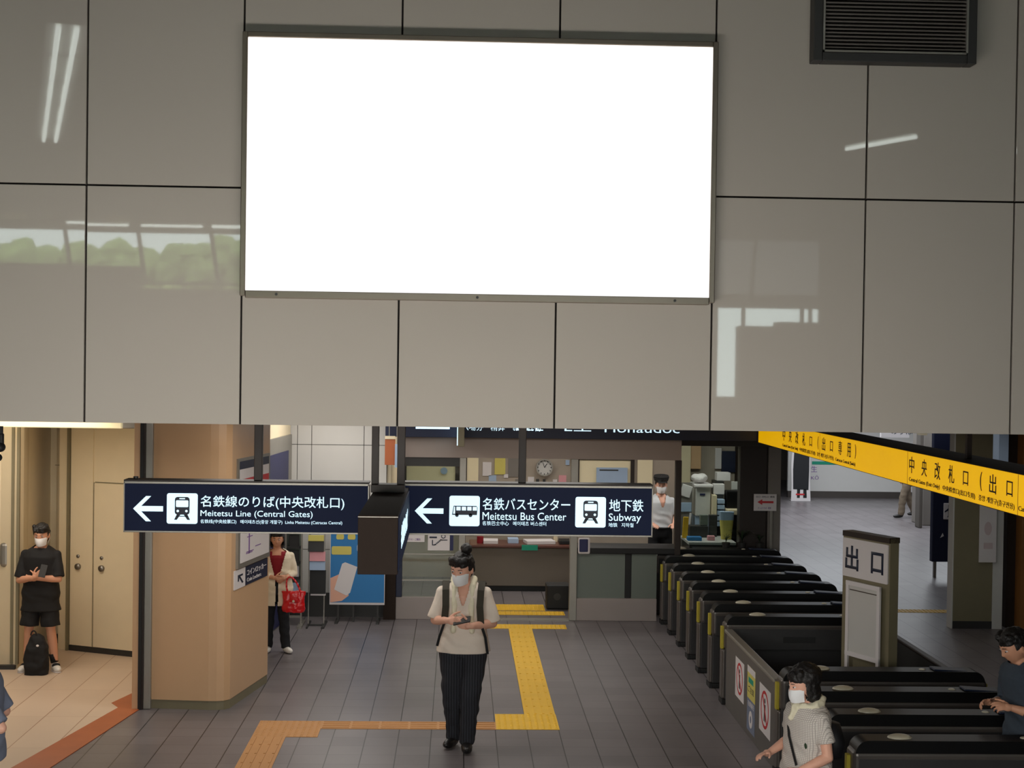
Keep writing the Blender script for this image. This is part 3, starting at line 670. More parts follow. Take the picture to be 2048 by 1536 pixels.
t = thing('air_vent', 'dark louvred air vent box high on the wall at the right', 'vent', (2.73, WY, 5.42))
x0, x1, z0 = 2.205, 3.245, 5.405
b = MB(); w = .058
b.box(x0, x0+w, WY-.12, WY, z0, 5.94, .006); b.box(x1-w, x1, WY-.12, WY, z0, 5.94, .006); b.box(x0+w, x1-w, WY-.12, WY, z0, z0+w, .006); b.build('surround', 'dark', t)
b = MB(); w2_ = .012
b.box(x0+w, x0+w+w2_, WY-.125, WY-.05, z0+w, 5.94); b.box(x1-w-w2_, x1-w, WY-.125, WY-.05, z0+w, 5.94); b.box(x0+w, x1-w, WY-.125, WY-.05, z0+w, z0+w+w2_); b.build('inner_frame', 'alu', t)
b = MB(); k = 0
while z0+w+.03+k*.0235 < 5.93:
    zz = z0+w+.03+k*.0235; b.box(x0+w+w2_, x1-w-w2_, WY-.11, WY-.085, zz, zz+.010, rot=Matrix.Rotation(.5, 3, 'X')); k += 1
b.build('louvres', 'louvre', t); MB().box(x0+w, x1-w, WY-.04, WY-.03, z0+w, 5.94).build('backing', 'blackmat', t)

def tube_lamp(c, dr, n, lab, grp, w=.30):
    c = Vector(c); dr = Vector(dr).normalized(); sd = Vector((-dr.y, dr.x, 0)); L = 1.17
    t = thing('ceiling_lamp', lab, 'lamp', c, grp); q = MB()
    o = c - dr*L/2 - sd*w/2
    q.poly([(0, 0), (L, 0), (L, w), (0, w)], (o+Z*.03, dr, sd), .04); q.build('casing', 'white', t)
    for k in range(n):
        off = sd*((k-(n-1)/2)*.13); MB().cyl(c-dr*L*.48+off-Z*.0, c+dr*L*.48+off, .021, n=10).build('tube', 'lamp', t)
D = Vector((-1.77, -6.0, 0)); P0 = Vector((-2.87, 7.9, 5.86))
for k, nm in enumerate(('nearest the panelled wall', 'second from the panelled wall', 'in the middle of the row', 'second from the far end', 'at the far end, away from the wall')):
    tube_lamp(P0 + D*((k+.5)/5), D, 2, 'twin-tube ceiling lamp of the mirrored row, '+nm, 'row of ceiling lamps mirrored at top left')
tube_lamp((4.46, 3.1, 5.86), (.41, .89, 0), 1, 'single-tube ceiling lamp mirrored at the right of the wall', None, .12)
for x in (-8.0, -6.2):
    t = thing('ceiling_lamp', 'round warm ceiling lamp mirrored at the far left of the wall' if x < -7 else 'round warm ceiling lamp mirrored left of the billboard', 'lamp', (x, -8.0, 5.9), 'round lamps by the window')
    MB().cyl((x, -8.0, 5.87), (x, -8.0, 5.95), .2, n=20).build('diffuser', 'lampwarm', t)
for k, x in enumerate((-6.7, -5.35, -4.05)):
    tube_lamp((x, -8.6, 5.86), (1, 0, 0), 1 + (k == 2), ('single-tube ceiling lamp mirrored above the hedge, leftmost of three', 'single-tube ceiling lamp mirrored above the hedge, middle of three', 'twin-tube ceiling lamp mirrored above the hedge, next to the billboard')[k], 'lamps mirrored above the hedge', .3)

# ================================================================== HANGING SIGNS
def train(t, fr, s):
    b = MB(); b.rect(.26*s, .74*s, .30*s, .88*s, fr, .003, .09*s); b.rect(.43*s, .57*s, .845*s, .86*s, fr, .003)
    b.poly([(.33*s, .31*s), (.45*s, .31*s), (.33*s, .13*s), (.24*s, .13*s)], fr, .003); b.poly([(.67*s, .31*s), (.55*s, .31*s), (.67*s, .13*s), (.76*s, .13*s)], fr, .003)
    b.rect(.32*s, .68*s, .235*s, .26*s, fr, .003)
    b.build('train_symbol', 'signdark', t)
    f2 = (Vector(fr[0])+Vector((0, -.003, 0)), fr[1], fr[2]); b = MB()
    b.rect(.30*s, .70*s, .55*s, .77*s, f2, .003, .03*s); b.rect(.41*s, .59*s, .81*s, .845*s, f2, .003); b.disc(.36*s, .42*s, .04*s, f2, .003); b.disc(.64*s, .42*s, .04*s, f2, .003)
    b.build('train_windows', 'lit', t)
def bus(t, fr, s):
    b = MB(); b.poly([(.09*s, .37*s), (.91*s, .37*s), (.93*s, .62*s), (.89*s, .67*s), (.14*s, .67*s)], fr, .003)
    b.disc(.25*s, .36*s, .06*s, fr, .003); b.disc(.70*s, .36*s, .06*s, fr, .003); b.build('bus_symbol', 'signdark', t)
    f2 = (Vector(fr[0])+Vector((0, -.003, 0)), fr[1], fr[2]); b = MB()
    b.poly([(.125*s, .41*s), (.19*s, .41*s), (.19*s, .64*s), (.155*s, .64*s)], f2, .003)
    for k in range(4): b.rect((.23+.18*k)*s, (.37+.18*k)*s, .52*s, .64*s, f2, .003, .01*s)
    b.build('bus_windows', 'lit', t)
def arrow(t, x, z, w, h, y):
    c = .021
    pts = [(0, h/2), (.43*w, h), (.60*w, h), (.27*w, h/2+c), (w, h/2+c), (w, h/2-c), (.27*w, h/2-c), (.60*w, 0), (.43*w, 0)]
    MB().poly(pts, (Vector((x, y, z)), X, Z), .003).build('arrow', 'lit', t)
SY = 11.8
def sign_box(t, x0, x1, z0, z1):
    MB().box(x0, x1, SY, SY+.16, z0+.012, z1-.016).build('case', 'bronze', t)
    MB().box(x0+.006, x1-.006, SY-.008, SY, z0+.014, z1-.018).build('lit_face', 'navy', t)
    b = MB(); b.box(x0, x1, SY-.012, SY, z1-.018, z1, .002); b.box(x0, x1, SY-.012, SY, z0, z0+.014, .002); b.box(x0, x0+.008, SY-.012, SY, z0, z1); b.box(x1-.008, x1, SY-.012, SY, z0, z1)
    b.build('frame', 'alu', t); MB().box(x0, x1, SY-.01, SY+.17, z1, z1+.012).build('top_cap', 'bronze', t)
ty = SY-.0081
t = thing("hanging_sign", "long lit navy hanging sign with left arrow and one train symbol", "sign", (-1.68, SY, 2.08))
sign_box(t, -2.635, -.70, 2.084, 2.488)
arrow(t, -2.56, 2.172, .235, .20, ty)
MB().rect(0, .242, 0, .242, (Vector((-2.295, ty, 2.155)), X, Z), .003, .018).build('symbol_plate', 'lit', t)
train(t, (Vector((-2.295, ty-.003, 2.155)), X, Z), .242)
text('japanese_text', '名鉄線のりば(中央改札口)', 'lit', t, (-2.030, ty, 2.277), X, Z, 1.135, .105, bold=.006)
text('english_text', 'Meitetsu Line (Central Gates)', 'lit', t, (-2.030, ty, 2.203), X, Z, .885, .062, bold=.0)
text('small_text', '名铁线(中央检票口)   메이테츠선(중앙 개찰구)  Linha Meitetsu (Catracas Central)', 'lit', t, (-2.030, ty, 2.156), X, Z, 1.12, .036, bold=.0)
for x in (-1.62,): MB().box(x, x+.065, SY+.04, SY+.10, 2.5, 3.0, .004).build('hanger', 'bronze', t)
MB().cyl((-2.56, SY+.08, 2.50), (-2.56, SY+.08, 2.52), .02, n=10).build('bolt', 'dark', t)
t = thing('hanging_sign', 'long lit navy hanging sign with left arrow, bus symbol and subway symbol', 'sign', (.57, SY, 2.08))
sign_box(t, -.42, 1.568, 2.086, 2.494)
arrow(t, -.335, 2.178, .228, .20, ty)
MB().rect(0, .242, 0, .242, (Vector((-.06, ty, 2.160)), X, Z), .003, .018).build('symbol_plate', 'lit', t)
bus(t, (Vector((-.06, ty-.003, 2.160)), X, Z), .242)
text('japanese_text', '名鉄バスセンター', 'lit', t, (.205, ty, 2.290), X, Z, .70, .098, bold=.006)
text('english_text', 'Meitetsu Bus Center', 'lit', t, (.205, ty, 2.212), X, Z, .67, .062, bold=.0)
text('small_text', '名铁巴士中心   메이테츠 버스센터', 'lit', t, (.205, ty, 2.168), X, Z, .51, .034, bold=.0)
MB().rect(0, .244, 0, .244, (Vector((.947, ty, 2.160)), X, Z), .003, .018).build('symbol_plate', 'lit', t)
train(t, (Vector((.947, ty-.003, 2.160)), X, Z), .244)
text('japanese_text', '地下鉄', 'lit', t, (1.218, ty, 2.290), X, Z, .275, .098, bold=.006)
text('english_text', 'Subway', 'lit', t, (1.215, ty, 2.196), X, Z, .26, .078, bold=.0)
text('small_text', '地铁   지하철', 'lit', t, (1.215, ty, 2.165), X, Z, .20, .034, bold=.0)
MB().box(.49, .55, SY+.04, SY+.10, 2.5, 3.0, .004).build('hanger', 'bronze', t)
# box sign set at right angles between them
t = thing('blade_box_sign', 'bronze box sign seen end-on between the two navy hanging signs', 'sign', (-.51, 10.7, 2.08))
MB().box(-.643, -.382, 9.65, 11.74, 2.08, 2.468, .004).build('case', 'bronze2', t)
MB().box(-.382, -.374, 9.68, 11.70, 2.10, 2.45).build('lit_face', 'navy', t)
text('lettering', '名鉄線のりば', 'lit', t, (-.374, 10.0, 2.20), Y, Z, 1.2, .16, bold=.02)
b = MB(); b.box(-.643, -.382, 9.645, 9.652, 2.455, 2.459); b.build('top_edge', 'alu', t)
MB().box(-.655, -.60, 11.3, 11.36, 2.468, 3.0, .004).build('hanger', 'bronze', t)
MB().box(-.46, -.40, 11.3, 11.36, 2.468, 3.0, .004).build('hanger', 'bronze', t)
MB().box(-.655, -.40, 11.25, 11.42, 2.468, 2.53, .004).build('cross_bar', 'bronze', t)
# long yellow gate sign running along the hall
XS = 4.0
t = thing('gate_sign', 'long lit yellow sign over the ticket gates with black lettering', 'sign', (4.2, 14.5, 2.43))
MB().box(XS+.005, XS+.40, 9.66, 19.58, 2.43, 2.735, .004).build('case', 'blackmat', t)
MB().box(XS-.003, XS+.005, 9.67, 19.55, 2.438, 2.728).build('lit_face', 'yellowsign', t)
b = MB()
for y in (16.2, 13.0, 10.4): b.box(XS-.004, XS, y, y+.006, 2.438, 2.728)
b.build('seams', 'bronze', t)
for ys in (18.08, 12.95):
    for ch, off in zip('中央改札口(出口専用)', (0, .35, .70, 1.05, 1.40, 1.78, 1.98, 2.33, 2.68, 3.03, 3.33)):
        if ys-off < 9.9: break
        wd = .04 if ch in '()' else (.115 if ch == '口' else .14)
        text('black_character', ch, 'signblack', t, (XS-.003, ys-off, 2.545+(.012 if ch == '口' else 0)), -Y, Z, wd, .11 if ch == '口' else .145)
    text('small_black_text', 'Central Gates (Exit Only)   中央检票口(出口专用)   중앙 개찰구(출구전용)   Catracas Central (Saída)', 'signblack', t, (XS-.003, ys, 2.462), -Y, Z, 3.35, .052)
for y in (18.3, 12.0): MB().box(4.18, 4.22, y, y+.05, 2.735, 3.0).build('hanger', 'bronze', t)
# black bracket at upper left
t = thing('spotlight_bracket', 'black spotlight bracket hanging at the left edge under the wall', 'bracket', (-3.08, 10, 2.75))
MB().box(-3.10, -3.075, 9.98, 10.01, 2.93, 3.0).build('stem', 'blackmat', t)
MB().box(-3.105, -3.07, 9.97, 10.02, 2.86, 2.95, .005).build('arm', 'blackmat', t)
MB().cyl((-3.085, 9.99, 2.86), (-3.085, 9.97, 2.86), .032, n=12, ball=True).build('head', 'blackmat', t, True)
MB().cyl((-3.10, 9.99, 2.79), (-3.10, 9.98, 2.79), .026, n=12, ball=True).cyl((-3.11, 9.99, 2.79), (-3.09, 9.99, 2.87), .008).build('lower_head', 'blackmat', t, True)
t.location.x += .035

# ================================================================== TACTILE PAVING
def bars(b, x0, x1, y0, y1, along):
    z = .004; n = round(((y1-y0) if along == 'Y' else (x1-x0))/.3); wdt = (x1-x0) if along == 'Y' else (y1-y0); m = round(wdt/.075)
    for k in range(n):
        for j in range(m):
            o = (j+.5)*wdt/m
            if along == 'Y': s = (y1-y0)/n; b.box(x0+o-.011, x0+o+.011, y0+k*s+.012, y0+(k+1)*s-.012, z, z+.005)
            else: s = (x1-x0)/n; b.box(x0+k*s+.012, x0+(k+1)*s-.012, y0+o-.011, y0+o+.011, z, z+.005)
def dots(b, x0, x1, y0, y1):
    nx, ny = round((x1-x0)/.06), round((y1-y0)/.06)
    for i in range(nx):
        for j in range(ny): b.cyl((x0+(i+.5)*(x1-x0)/nx, y0+(j+.5)*(y1-y0)/ny, .004), (x0+(i+.5)*(x1-x0)/nx, y0+(j+.5)*(y1-y0)/ny, .009), .017, .011, n=7)
def paving(lab, m, rects):
    b = MB()
    for (x0, x1, y0, y1, kind) in rects:
        b.box(x0, x1, y0, y1, .0005, .004)
        if kind == 'D': dots(b, x0, x1, y0, y1)
        else: bars(b, x0, x1, y0, y1, kind)
    return tag(recenter(b.build('tactile_paving', m)), lab, 'tactile paving', 'yellow tactile paving on the hall floor')
paving('bright yellow ribbed guide strip running towards the office doorway', 'tactile', [(.69, .995, 14.5, 19.12, 'Y')])
paving('bright yellow dotted corner block right of the walking person', 'tactile', [(.40, 1.0, 13.90, 14.5, 'D')])
paving('yellow dotted cross strip just before the doorway sill', 'tactile', [(.44, 1.45, 19.12, 19.42, 'D')])
paving('faded yellow ribbed strip running left behind the walking person', 'tactileworn', [(-1.25, .40, 13.89, 14.18, 'X')])
paving('faded yellow dotted block at the left turn of the strip', 'tactileworn', [(-1.85, -1.25, 13.58, 14.18, 'D')])
paving('faded yellow strip leaving the picture at the bottom left', 'tactileworn', [(-1.85, -1.54, 11.5, 13.58, 'Y')])
paving('orange-yellow dotted block inside the office doorway', 'tactile', [(.47, 1.25, 20.5, 21.0, 'D'), (.47, 1.5, 20.15, 20.44, 'D')])
paving('thin yellow strip across the floor beyond the gates', 'tactile', [(6.1, 7.1, 20.62, 20.86, 'D')])

# ================================================================== TICKET GATES
GX = 2.73
def make_gate():
    t = thing('ticket_gate', 'x', 'ticket gate')
    MB().box(.03, 1.77, -.085, .085, .05, .60, .01).build('lower_body', 'gatebody', t)
    for a_ in (.0, 1.745): MB().box(a_, a_+.055, -.075, .075, .05, .56, .02, seg=3).build('end_post', 'gateend', t)
    MB().box(.02, 1.78, -.10, .10, .56, .835, .035, seg=4).build('housing', 'gateend', t)
    MB().box(.06, 1.74, -.102, .102, .565, .78, .005).build('side_panel', 'gatebody', t)
    # glossy black cover with rounded profile ends
    b = MB(); pts = []
    for a in range(90, 181, 6): pts.append((.13+.09*math.cos(R(a)), .815+.09*math.sin(R(a))))
    pts = pts[::-1] + [] ; pr_ = [(1.67+.09*math.cos(R(a)), .815+.09*math.sin(R(a))) for a in range(90, -1, -6)]
    b.poly(pts+pr_, ((0, .095, 0), X, Z), .19); b.build('top_cover', 'black', t)
    MB().box(.0, .03, -.10, .10, .0, .05).box(1.77, 1.80, -.09, .09, 0, .05).box(.03, 1.77, -.095, .095, 0, .05, .01).build('plinth', 'blackmat', t)
    MB().box(-.006, .024, -.028, .028, .56, .79, .004).build('yellow_strip', 'yellowtape', t); MB().box(1.776, 1.806, -.028, .028, .56, .79, .004).build('yellow_strip', 'yellowtape', t)
    b = MB(); b.ell((.37, .0, .903), (.088, .06, .028)); b.build('sensor_lens', 'dome', t, True)
    b = MB(); b.ell((1.25, .0, .905), (.03, .03, .010)); b.build('indicator', 'dome', t, True)
    MB().box(1.33, 1.62, -.07, .07, .90, .915, .006, rot=Matrix.Rotation(R(3), 3, 'Y')).build('card_reader', 'signdark', t)
    MB().box(.62, .95, -.104, -.09, .64, .70, .002).build('flap_slot', 'blackmat', t)
    return t
g0 = make_gate(); gy = [20.36-.757*k for k in range(8)] + [12.43, 11.67, 10.91, 10.15]
glab = ['black-topped ticket gate nearest the booth, farthest of the long row', 'black-topped ticket gate second from the booth', 'black-topped ticket gate third from the booth', 'black-topped ticket gate fourth from the booth',
 'black-topped ticket gate fourth from the steel barrier in the long row', 'black-topped ticket gate third from the steel barrier in the long row', 'black-topped ticket gate second from the steel barrier in the long row', 'black-topped ticket gate touching the far end of the steel barrier',
 'black-topped ticket gate touching the near end of the steel barrier', 'ticket gate second behind the woman with the scarf', 'ticket gate third behind the woman with the scarf', 'ticket gate at the bottom right corner, nearest of all']
for k, y in enumerate(gy):
    g = g0 if k == 0 else copy_tree(g0)
    g.location = (GX, y, 0); g['label'] = glab[k]; g['group'] = 'ticket gates of the far row' if k < 8 else 'ticket gates of the near row'
# barrier between the two rows
t = thing('steel_barrier', 'brushed steel barrier panel with warning stickers between the gates', 'barrier', (2.76, 13.7, 0))
MB().box(2.755, 2.80, 12.58, 14.90, .0, .76, .004).build('panel', 'steelbar', t); MB().box(2.735, 2.82, 12.56, 14.92, .75, .785, .01).build('top_rail', 'alu', t)
MB().box(2.77, 2.80, 12.535, 12.58, 0, .76).build('end_post', 'blackmat', t)
fx = 2.7549
def no_entry(y0, y1, z0, z1):
    fr = (Vector((fx, y1, z0)), -Y, Z); w, h = y1-y0, z1-z0
    s = MB().rect(0, w, 0, h, fr, .002).build('warning_sticker', 'paper', t)
    f2 = (Vector((fx-.002, y1, z0)), -Y, Z); b = MB(); b.ring(w/2, h*.52, w*.36, w*.06, f2, .001, ry=w*.36)
    b.poly([(w*.28, h*.52+w*.23), (w*.33, h*.52+w*.27), (w*.72, h*.52-w*.23), (w*.67, h*.52-w*.27)], f2, .0015); b.build('red_ring', 'red', s)
    b = MB(); b.disc(w/2, h*.52+w*.17, w*.05, f2, .001); b.poly([(w*.43, h*.52+w*.1), (w*.57, h*.52+w*.1), (w*.55, h*.52-w*.05), (w*.58, h*.52-w*.22), (w*.52, h*.52-w*.22), (w*.5, h*.52-w*.08), (w*.48, h*.52-w*.22), (w*.42, h*.52-w*.22), (w*.45, h*.52-w*.05)], f2, .001); b.build('walking_figure', 'dark', s)
no_entry(13.95, 14.38, .18+.06, .62)
no_entry(12.75, 13.22, .18+.02, .62)
s = MB().box(fx-.002, fx, 13.42, 13.78, .36, .66).build('warning_sticker', 'yellowpaper', t); s['label'] = 'yellow and white notice sticker'
MB().box(fx-.003, fx-.002, 13.42, 13.78, .60, .66).build('white_band', 'paper', s); MB().box(fx-.0035, fx-.002, 13.50, 13.72, .51, .56).build('green_mark', 'green', s)
text('lettering', 'ご注意', 'dark', s, (fx-.002, 13.75, .42), -Y, Z, .28, .06, .001)
s = MB().box(fx-.002, fx, 13.42, 13.78, -.0+.06, .358).build('warning_sticker', 'lilac', t); s['label'] = 'blue-grey notice sticker'
MB().ring(.18, .12, .08, .045, (Vector((fx-.002, 13.78, .06)), -Y, Z), .0015).build('round_mark', 'paper', s)
text('lettering', '右側通行', 'paper', s, (fx-.002, 13.74, .29), -Y, Z, .28, .05, .001)
t = thing('dark_barrier', 'dark low barrier wall behind the exit stand', 'barrier', (4.42, 13.7, 0))
MB().box(4.40, 4.44, 12.6, 14.9, 0, .76).build('panel', 'dark', t); MB().box(4.385, 4.455, 12.58, 14.92, .75, .78, .01).build('top_rail', 'bronze', t)
struct(MB().box(2.80, 4.40, 12.56, 14.90, .002, .02).build('trim_8', 'blackmat'))
# exit stand
pA, pB = Vector((3.66, 13.86, 0)), Vector((3.93, 13.25, 0)); ex = (pB-pA).normalized(); en = ex.cross(Z); WS = (pB-pA).length
t = thing('exit_stand', 'olive upright stand with a white header reading 出口 among the gates', 'stand', (3.73, 13.5, 0))
b = MB(); b.poly([(0, .02), (WS, .02), (WS, 1.92), (0, 1.92)], (pA-en*.10, ex, Z), .10); b.build('cabinet', 'creamdark', t)
MB().poly([(.0, 1.875), (WS, 1.875), (WS, 1.925), (0, 1.925)], (pA-en*.11, ex, Z), .12).build('top_cap', 'bronze', t)
MB().rect(.01, WS-.02, 1.50, 1.86, (pA+en*.0, ex, Z), .012, .01).build('header_board', 'paper', t)
text('lettering', '出', 'signdark', t, pA+en*.012+ex*.05+Z*1.565, ex, Z, .19, .23, bold=.02); text('lettering', '口', 'signdark', t, pA+en*.012+ex*.42+Z*1.575, ex, Z, .17, .20, bold=.02)
t = thing('white_board_stand', 'blank white framed board on thin legs leaning before the exit stand', 'board', (3.75, 13.4, 0))
o = pA+en*.03+ex*.05; b = MB(); b.rect(.06, .10, .02, 1.46, (o, ex, Z), .02); b.rect(.50, .54, .02, 1.46, (o, ex, Z), .02); b.rect(.06, .54, 1.43, 1.47, (o, ex, Z), .022); b.rect(.06, .54, .77, .81, (o, ex, Z), .022); b.build('frame', 'paper', t)
MB().rect(.09, .51, .80, 1.44, (o, ex, Z), .012).build('board', 'whitetile', t)
MB().rect(.11, .49, 1.385, 1.395, (o+en*.012, ex, Z), .002).build('ruled_line', 'gateend', t)

# ================================================================== LEFT PASSAGE: boards on the column side
cA, cB = Vector((-2.218, 14.70, 0)), Vector((-2.005, 15.83, 0)); cu_ = (cB-cA).normalized(); cn = cu_.cross(Z)
def onside(px, py):
    r = ray(px, py); tt = (cA-EYE).dot(cn)/r.dot(cn); p = EYE+r*tt; return (p-cA).dot(cu_), p.z
def sbox(b, s0, s1, z0, z1, t0, t1): return b.poly([(s0, z0), (s1, z0), (s1, z1), (s0, z1)], (cA+cn*t0, cu_, Z), t1-t0)
s0, zt = onside(473, 918); s0 = max(s0, .06); s1 = 1.12; _, zb = onside(474, 1137)
t = thing('route_map_board', 'large pale route map in a metal frame on the column side', 'board', cA+cu_*.5+Z*zb)
zm = zb+.36
sbox(MB(), s0, s1, zb, zm+.25, .002, .03).build('frame', 'alu', t)
sbox(MB(), s0+.06, s1-.05, zb+.05, zm+.2, .03, .035).build('map_sheet', 'paper', t)
b = MB(); q = random.Random(4)
for k in range(7): a0 = q.uniform(.15, .6); z_0 = zb+.1+q.random()*.35; sbox(b, s0+a0, s0+a0+q.uniform(.1, .35), z_0, z_0+.008, .035, .037)
sbox(b, s0+.3, s0+.33, zb+.12, zb+.45, .035, .037); b.build('route_lines', 'purple', t); sbox(MB(), s0+.72, s0+.82, zb+.28, zb+.36, .035, .037).build('pink_mark', 'pinkpaper', t)
t = thing('striped_poster', 'poster with blurred blue, white and red bands above the route map', 'poster', cA+cu_*.5+Z*1.9)
zz0 = zm+.32
sbox(MB(), s0, s1, zz0, zt, .002, .02).build('frame', 'alu', t)
for z_0, z_1, m in ((0, .17, 'red'), (.17, .27, 'paper'), (.27, .36, 'navydull'), (.36, .46, 'bluepaper'), (.46, .62, 'shutterblue')):
    if zz0+z_0+.04 < zt-.02: sbox(MB(), s0+.05, s1-.05, zz0+.04+z_0, min(zz0+.04+z_1, zt-.03), .02, .024).build('colour_band', m, t)
sa, za = onside(471, 1141); _, zl = onside(471, 1179)
t = thing('coin_locker_sign', 'white and navy coin locker sign with an arrow on the column side', 'sign', cA+cu_*.5+Z*zl)
sbox(MB(), .05, .38, zl, za, .002, .012).build('white_panel', 'paper', t); sbox(MB(), .38, 1.10, zl, za, .002, .012).build('navy_panel', 'navydull', t)
h = za-zl; fo = (cA+cn*.012+cu_*.05+Z*zl, cu_, Z)
MB().poly([(.10, h*.72), (.25, h*.72), (.25, h*.62), (.17, h*.62), (.27, h*.25), (.23, h*.22), (.135, h*.58), (.135, h*.38), (.10, h*.38)], fo, .002).build('arrow', 'signdark', t)
text('lettering', 'コインロッカー', 'paper', t, cA+cn*.012+cu_*.43+Z*(zl+h*.48), cu_, Z, .62, h*.32); text('lettering', 'Coin Lockers', 'paper', t, cA+cn*.012+cu_*.43+Z*(zl+h*.16), cu_, Z, .45, h*.2)

# leaflet racks, poster easel
def PX(px, yy): return at(px, 900, yy).x
t = thing('leaflet_rack', 'grey leaflet rack with small pamphlets beside the woman', 'rack', (PX(600, 19.2), 19.2, 0))
x0, x1 = PX(574, 19.3), PX(606, 19.3)
b = MB(); b.poly([(x0, .25), (x1+.01, .25), (x1, 1.45), (x0, 1.45)], ((0, 19.35, 0), X, Z), .03); b.build('back_board', 'frost', t)
MB().box(x0, x0+.02, 19.2, 19.23, .03, 1.2).box(x1, x1+.02, 19.2, 19.23, .03, 1.2).box(x0-.02, x0+.04, 19.0, 19.5, 0, .03).box(x1-.02, x1+.04, 19.0, 19.5, 0, .03).box(x0, x1, 19.22, 19.24, .1, .13).build('stand_frame', 'alu', t)
for k, (z0_, m) in enumerate(((1.22, 'redcloth'), (1.02, 'dark'), (.82, 'dark'), (.62, 'paper'), (.40, 'bluepaper'))):
    MB().box(x0+.02, x1-.01, 19.22+.01*k, 19.3, z0_-.02, z0_+.01).build('shelf', 'dark', t); MB().box(x0+.03+.02*(k % 2), x1-.03, 19.25, 19.28, z0_, z0_+.15, .003).build('pamphlets', m, t)
t = thing('leaflet_rack', 'tall narrow leaflet rack with pink, pale blue and black leaflets', 'rack', (PX(635, 19.2), 19.25, 0))
x0, x1 = PX(619, 19.2), PX(652, 19.2)
MB().box(x0, x0+.012, 19.25, 19.27, .02, 1.30).box(x1-.012, x1, 19.25, 19.27, .02, 1.30).build('frame', 'alu', t)
MB().box(x0, x1, 19.2, 19.23, 0, .02).box(x0, x0+.02, 19.0, 19.5, 0, .02).box(x1-.02, x1+.02, 19.0, 19.5, 0, .02).build('feet', 'dark', t)
for (ya, yb, m, dx_) in ((1070, 1082, 'yellowpaper', .0), (1082, 1103, 'dark', 0), (1103, 1122, 'pinkpaper', .02), (1122, 1140, 'bluepaper', .02), (1140, 1187, 'blackmat', .03)):
    za_, zb_ = at(630, ya, 19.2).z, at(630, yb, 19.2).z
    MB().box(x0+dx_, x1+dx_-.01, 19.17, 19.2, zb_, za_, .003, rot=Matrix.Rotation(R(-6), 3, 'X')).build('leaflets', m, t)
MB().box(x0+.04, x1+.02, 19.16, 19.2, at(630, 1190, 19.2).z, at(630, 1186, 19.2).z).build('tray', 'paper', t)
t = thing('poster_board', 'large blue poster on a stand with a picture of a white handset', 'poster', (PX(715, 19.5), 19.5, 0))
a, b_ = at(661, 1040, 19.5), at(769, 1210, 19.5)
fr = (Vector((a.x, 19.5, b_.z)), X, Z); w, h = b_.x-a.x, a.z-b_.z
MB().box(a.x, b_.x, 19.5, 19.515, b_.z, a.z).build('board', 'paper', t); MB().rect(.008, w-.008, .03, h, fr, .003).build('blue_sheet', 'blue', t)
f2 = (Vector((a.x, 19.497, b_.z)), X, Z)
b = MB(); b.poly([(.01, .03), (.16, .05), (.25, .12), (.24, .24), (.12, .40), (.01, .35)], f2, .002); b.build('hand_picture', 'skin', t)
b = MB(); b.poly([(.06, .20), (.22, .12), (.27, .16), (.36, .50), (.20, .56), (.16, .54)], (Vector((a.x, 19.495, b_.z)), X, Z), .002); b.build('handset_picture', 'paper', t)
b = MB()
for k in range(4): b.rect(.08+k*.15, .18+k*.15, .86, .93, f2, .002, .02)
b.rect(.02, .28, .66, .77, f2, .002, .02); b.build('yellow_lettering', 'yellowpaper', t)
b = MB(); b.rect(.35, .55, .70, .80, f2, .002, .03); b.build('pale_badge', 'bluepaper', t)
b = MB()
for x in (.10, .30, .62): b.box(a.x+x, a.x+x+.025, 19.52, 19.55, 0, b_.z+.3)
b.box(a.x+.08, a.x+.12, 19.35, 19.7, 0, .025); b.box(a.x+.62, a.x+.66, 19.35, 19.7, 0, .025); b.build('stand', 'dark', t)

# ================================================================== FAR HALL
FYW = 38.2
b = MB(); b.box(8.6, 13.5, FYW, FYW+.1, .16, 2.4); o = struct(b.build('wall_hoarding', 'white'))
MB().box(8.6, 13.5, FYW-.03, FYW+.1, 0, .17).build('skirting', 'gateend', o)
a, b_ = at(1624, 921, FYW), at(1800, 931, FYW)
MB().box(a.x, 13.4, FYW-.01, FYW, b_.z-.0, a.z-.02, .003).build('green_stripe', 'green', o)
p = at(1622, 944, FYW); text('lettering', '生', 'purple', o, (p.x, FYW, p.z), X, Z, .16, .16); p = at(1622, 959, FYW); text('lettering', 'KŌ', 'purple', o, (p.x, FYW, p.z), X, Z, .20, .11)
def pillar(x0, x1, y0, y1, m, lab, h=3.0):
    return flat(MB().box(x0, x1, y0, y1, 0, h, .02), 'pillar', m, lab, 'pillar')
def pxr(pa, pb, yy): return at(pa, 1000, yy).x, at(pb, 1000, yy).x
x0, x1 = pxr(1836, 1843, 31.4); pillar(x0, x1, 31.3, 31.6, 'atrium', 'thin pale pillar strip right of the walking legs')
x0, x1 = pxr(1843, 1864, 31.9); pillar(x0, x1, 31.8, 32.6, 'greywall', 'grey-beige pillar behind the thin pale strip')
x0, x1 = pxr(1907, 1985, 19.45); y = 19.4
t = thing('wide_pillar', 'wide beige pillar with pale edges right of the exit stand', 'pillar', ((x0+x1)/2, y, 0))
MB().box(x0, x1, y, y+.16, 0, 3.0).build('core', 'creamdark', t); MB().box(x0-.02, x0, y+.0, y+.18, 0, 3.0).build('left_edge', 'whitetile', t)
xe0, xe1 = pxr(1988, 2008, y); MB().box(xe0, xe1, y-.01, y+.1, 0, 3.0).build('right_edge', 'whitetile', t); MB().box(x0, x1, y-.01, y, 0, .1).build('base', 'dark', t)
a, b_ = at(1960, 1010, y-.06), at(1992, 1125, y-.06)
t = thing('pillar_poster', 'pale poster with a faint pink figure on the wide pillar', 'poster', (a.x, y-.06, b_.z))
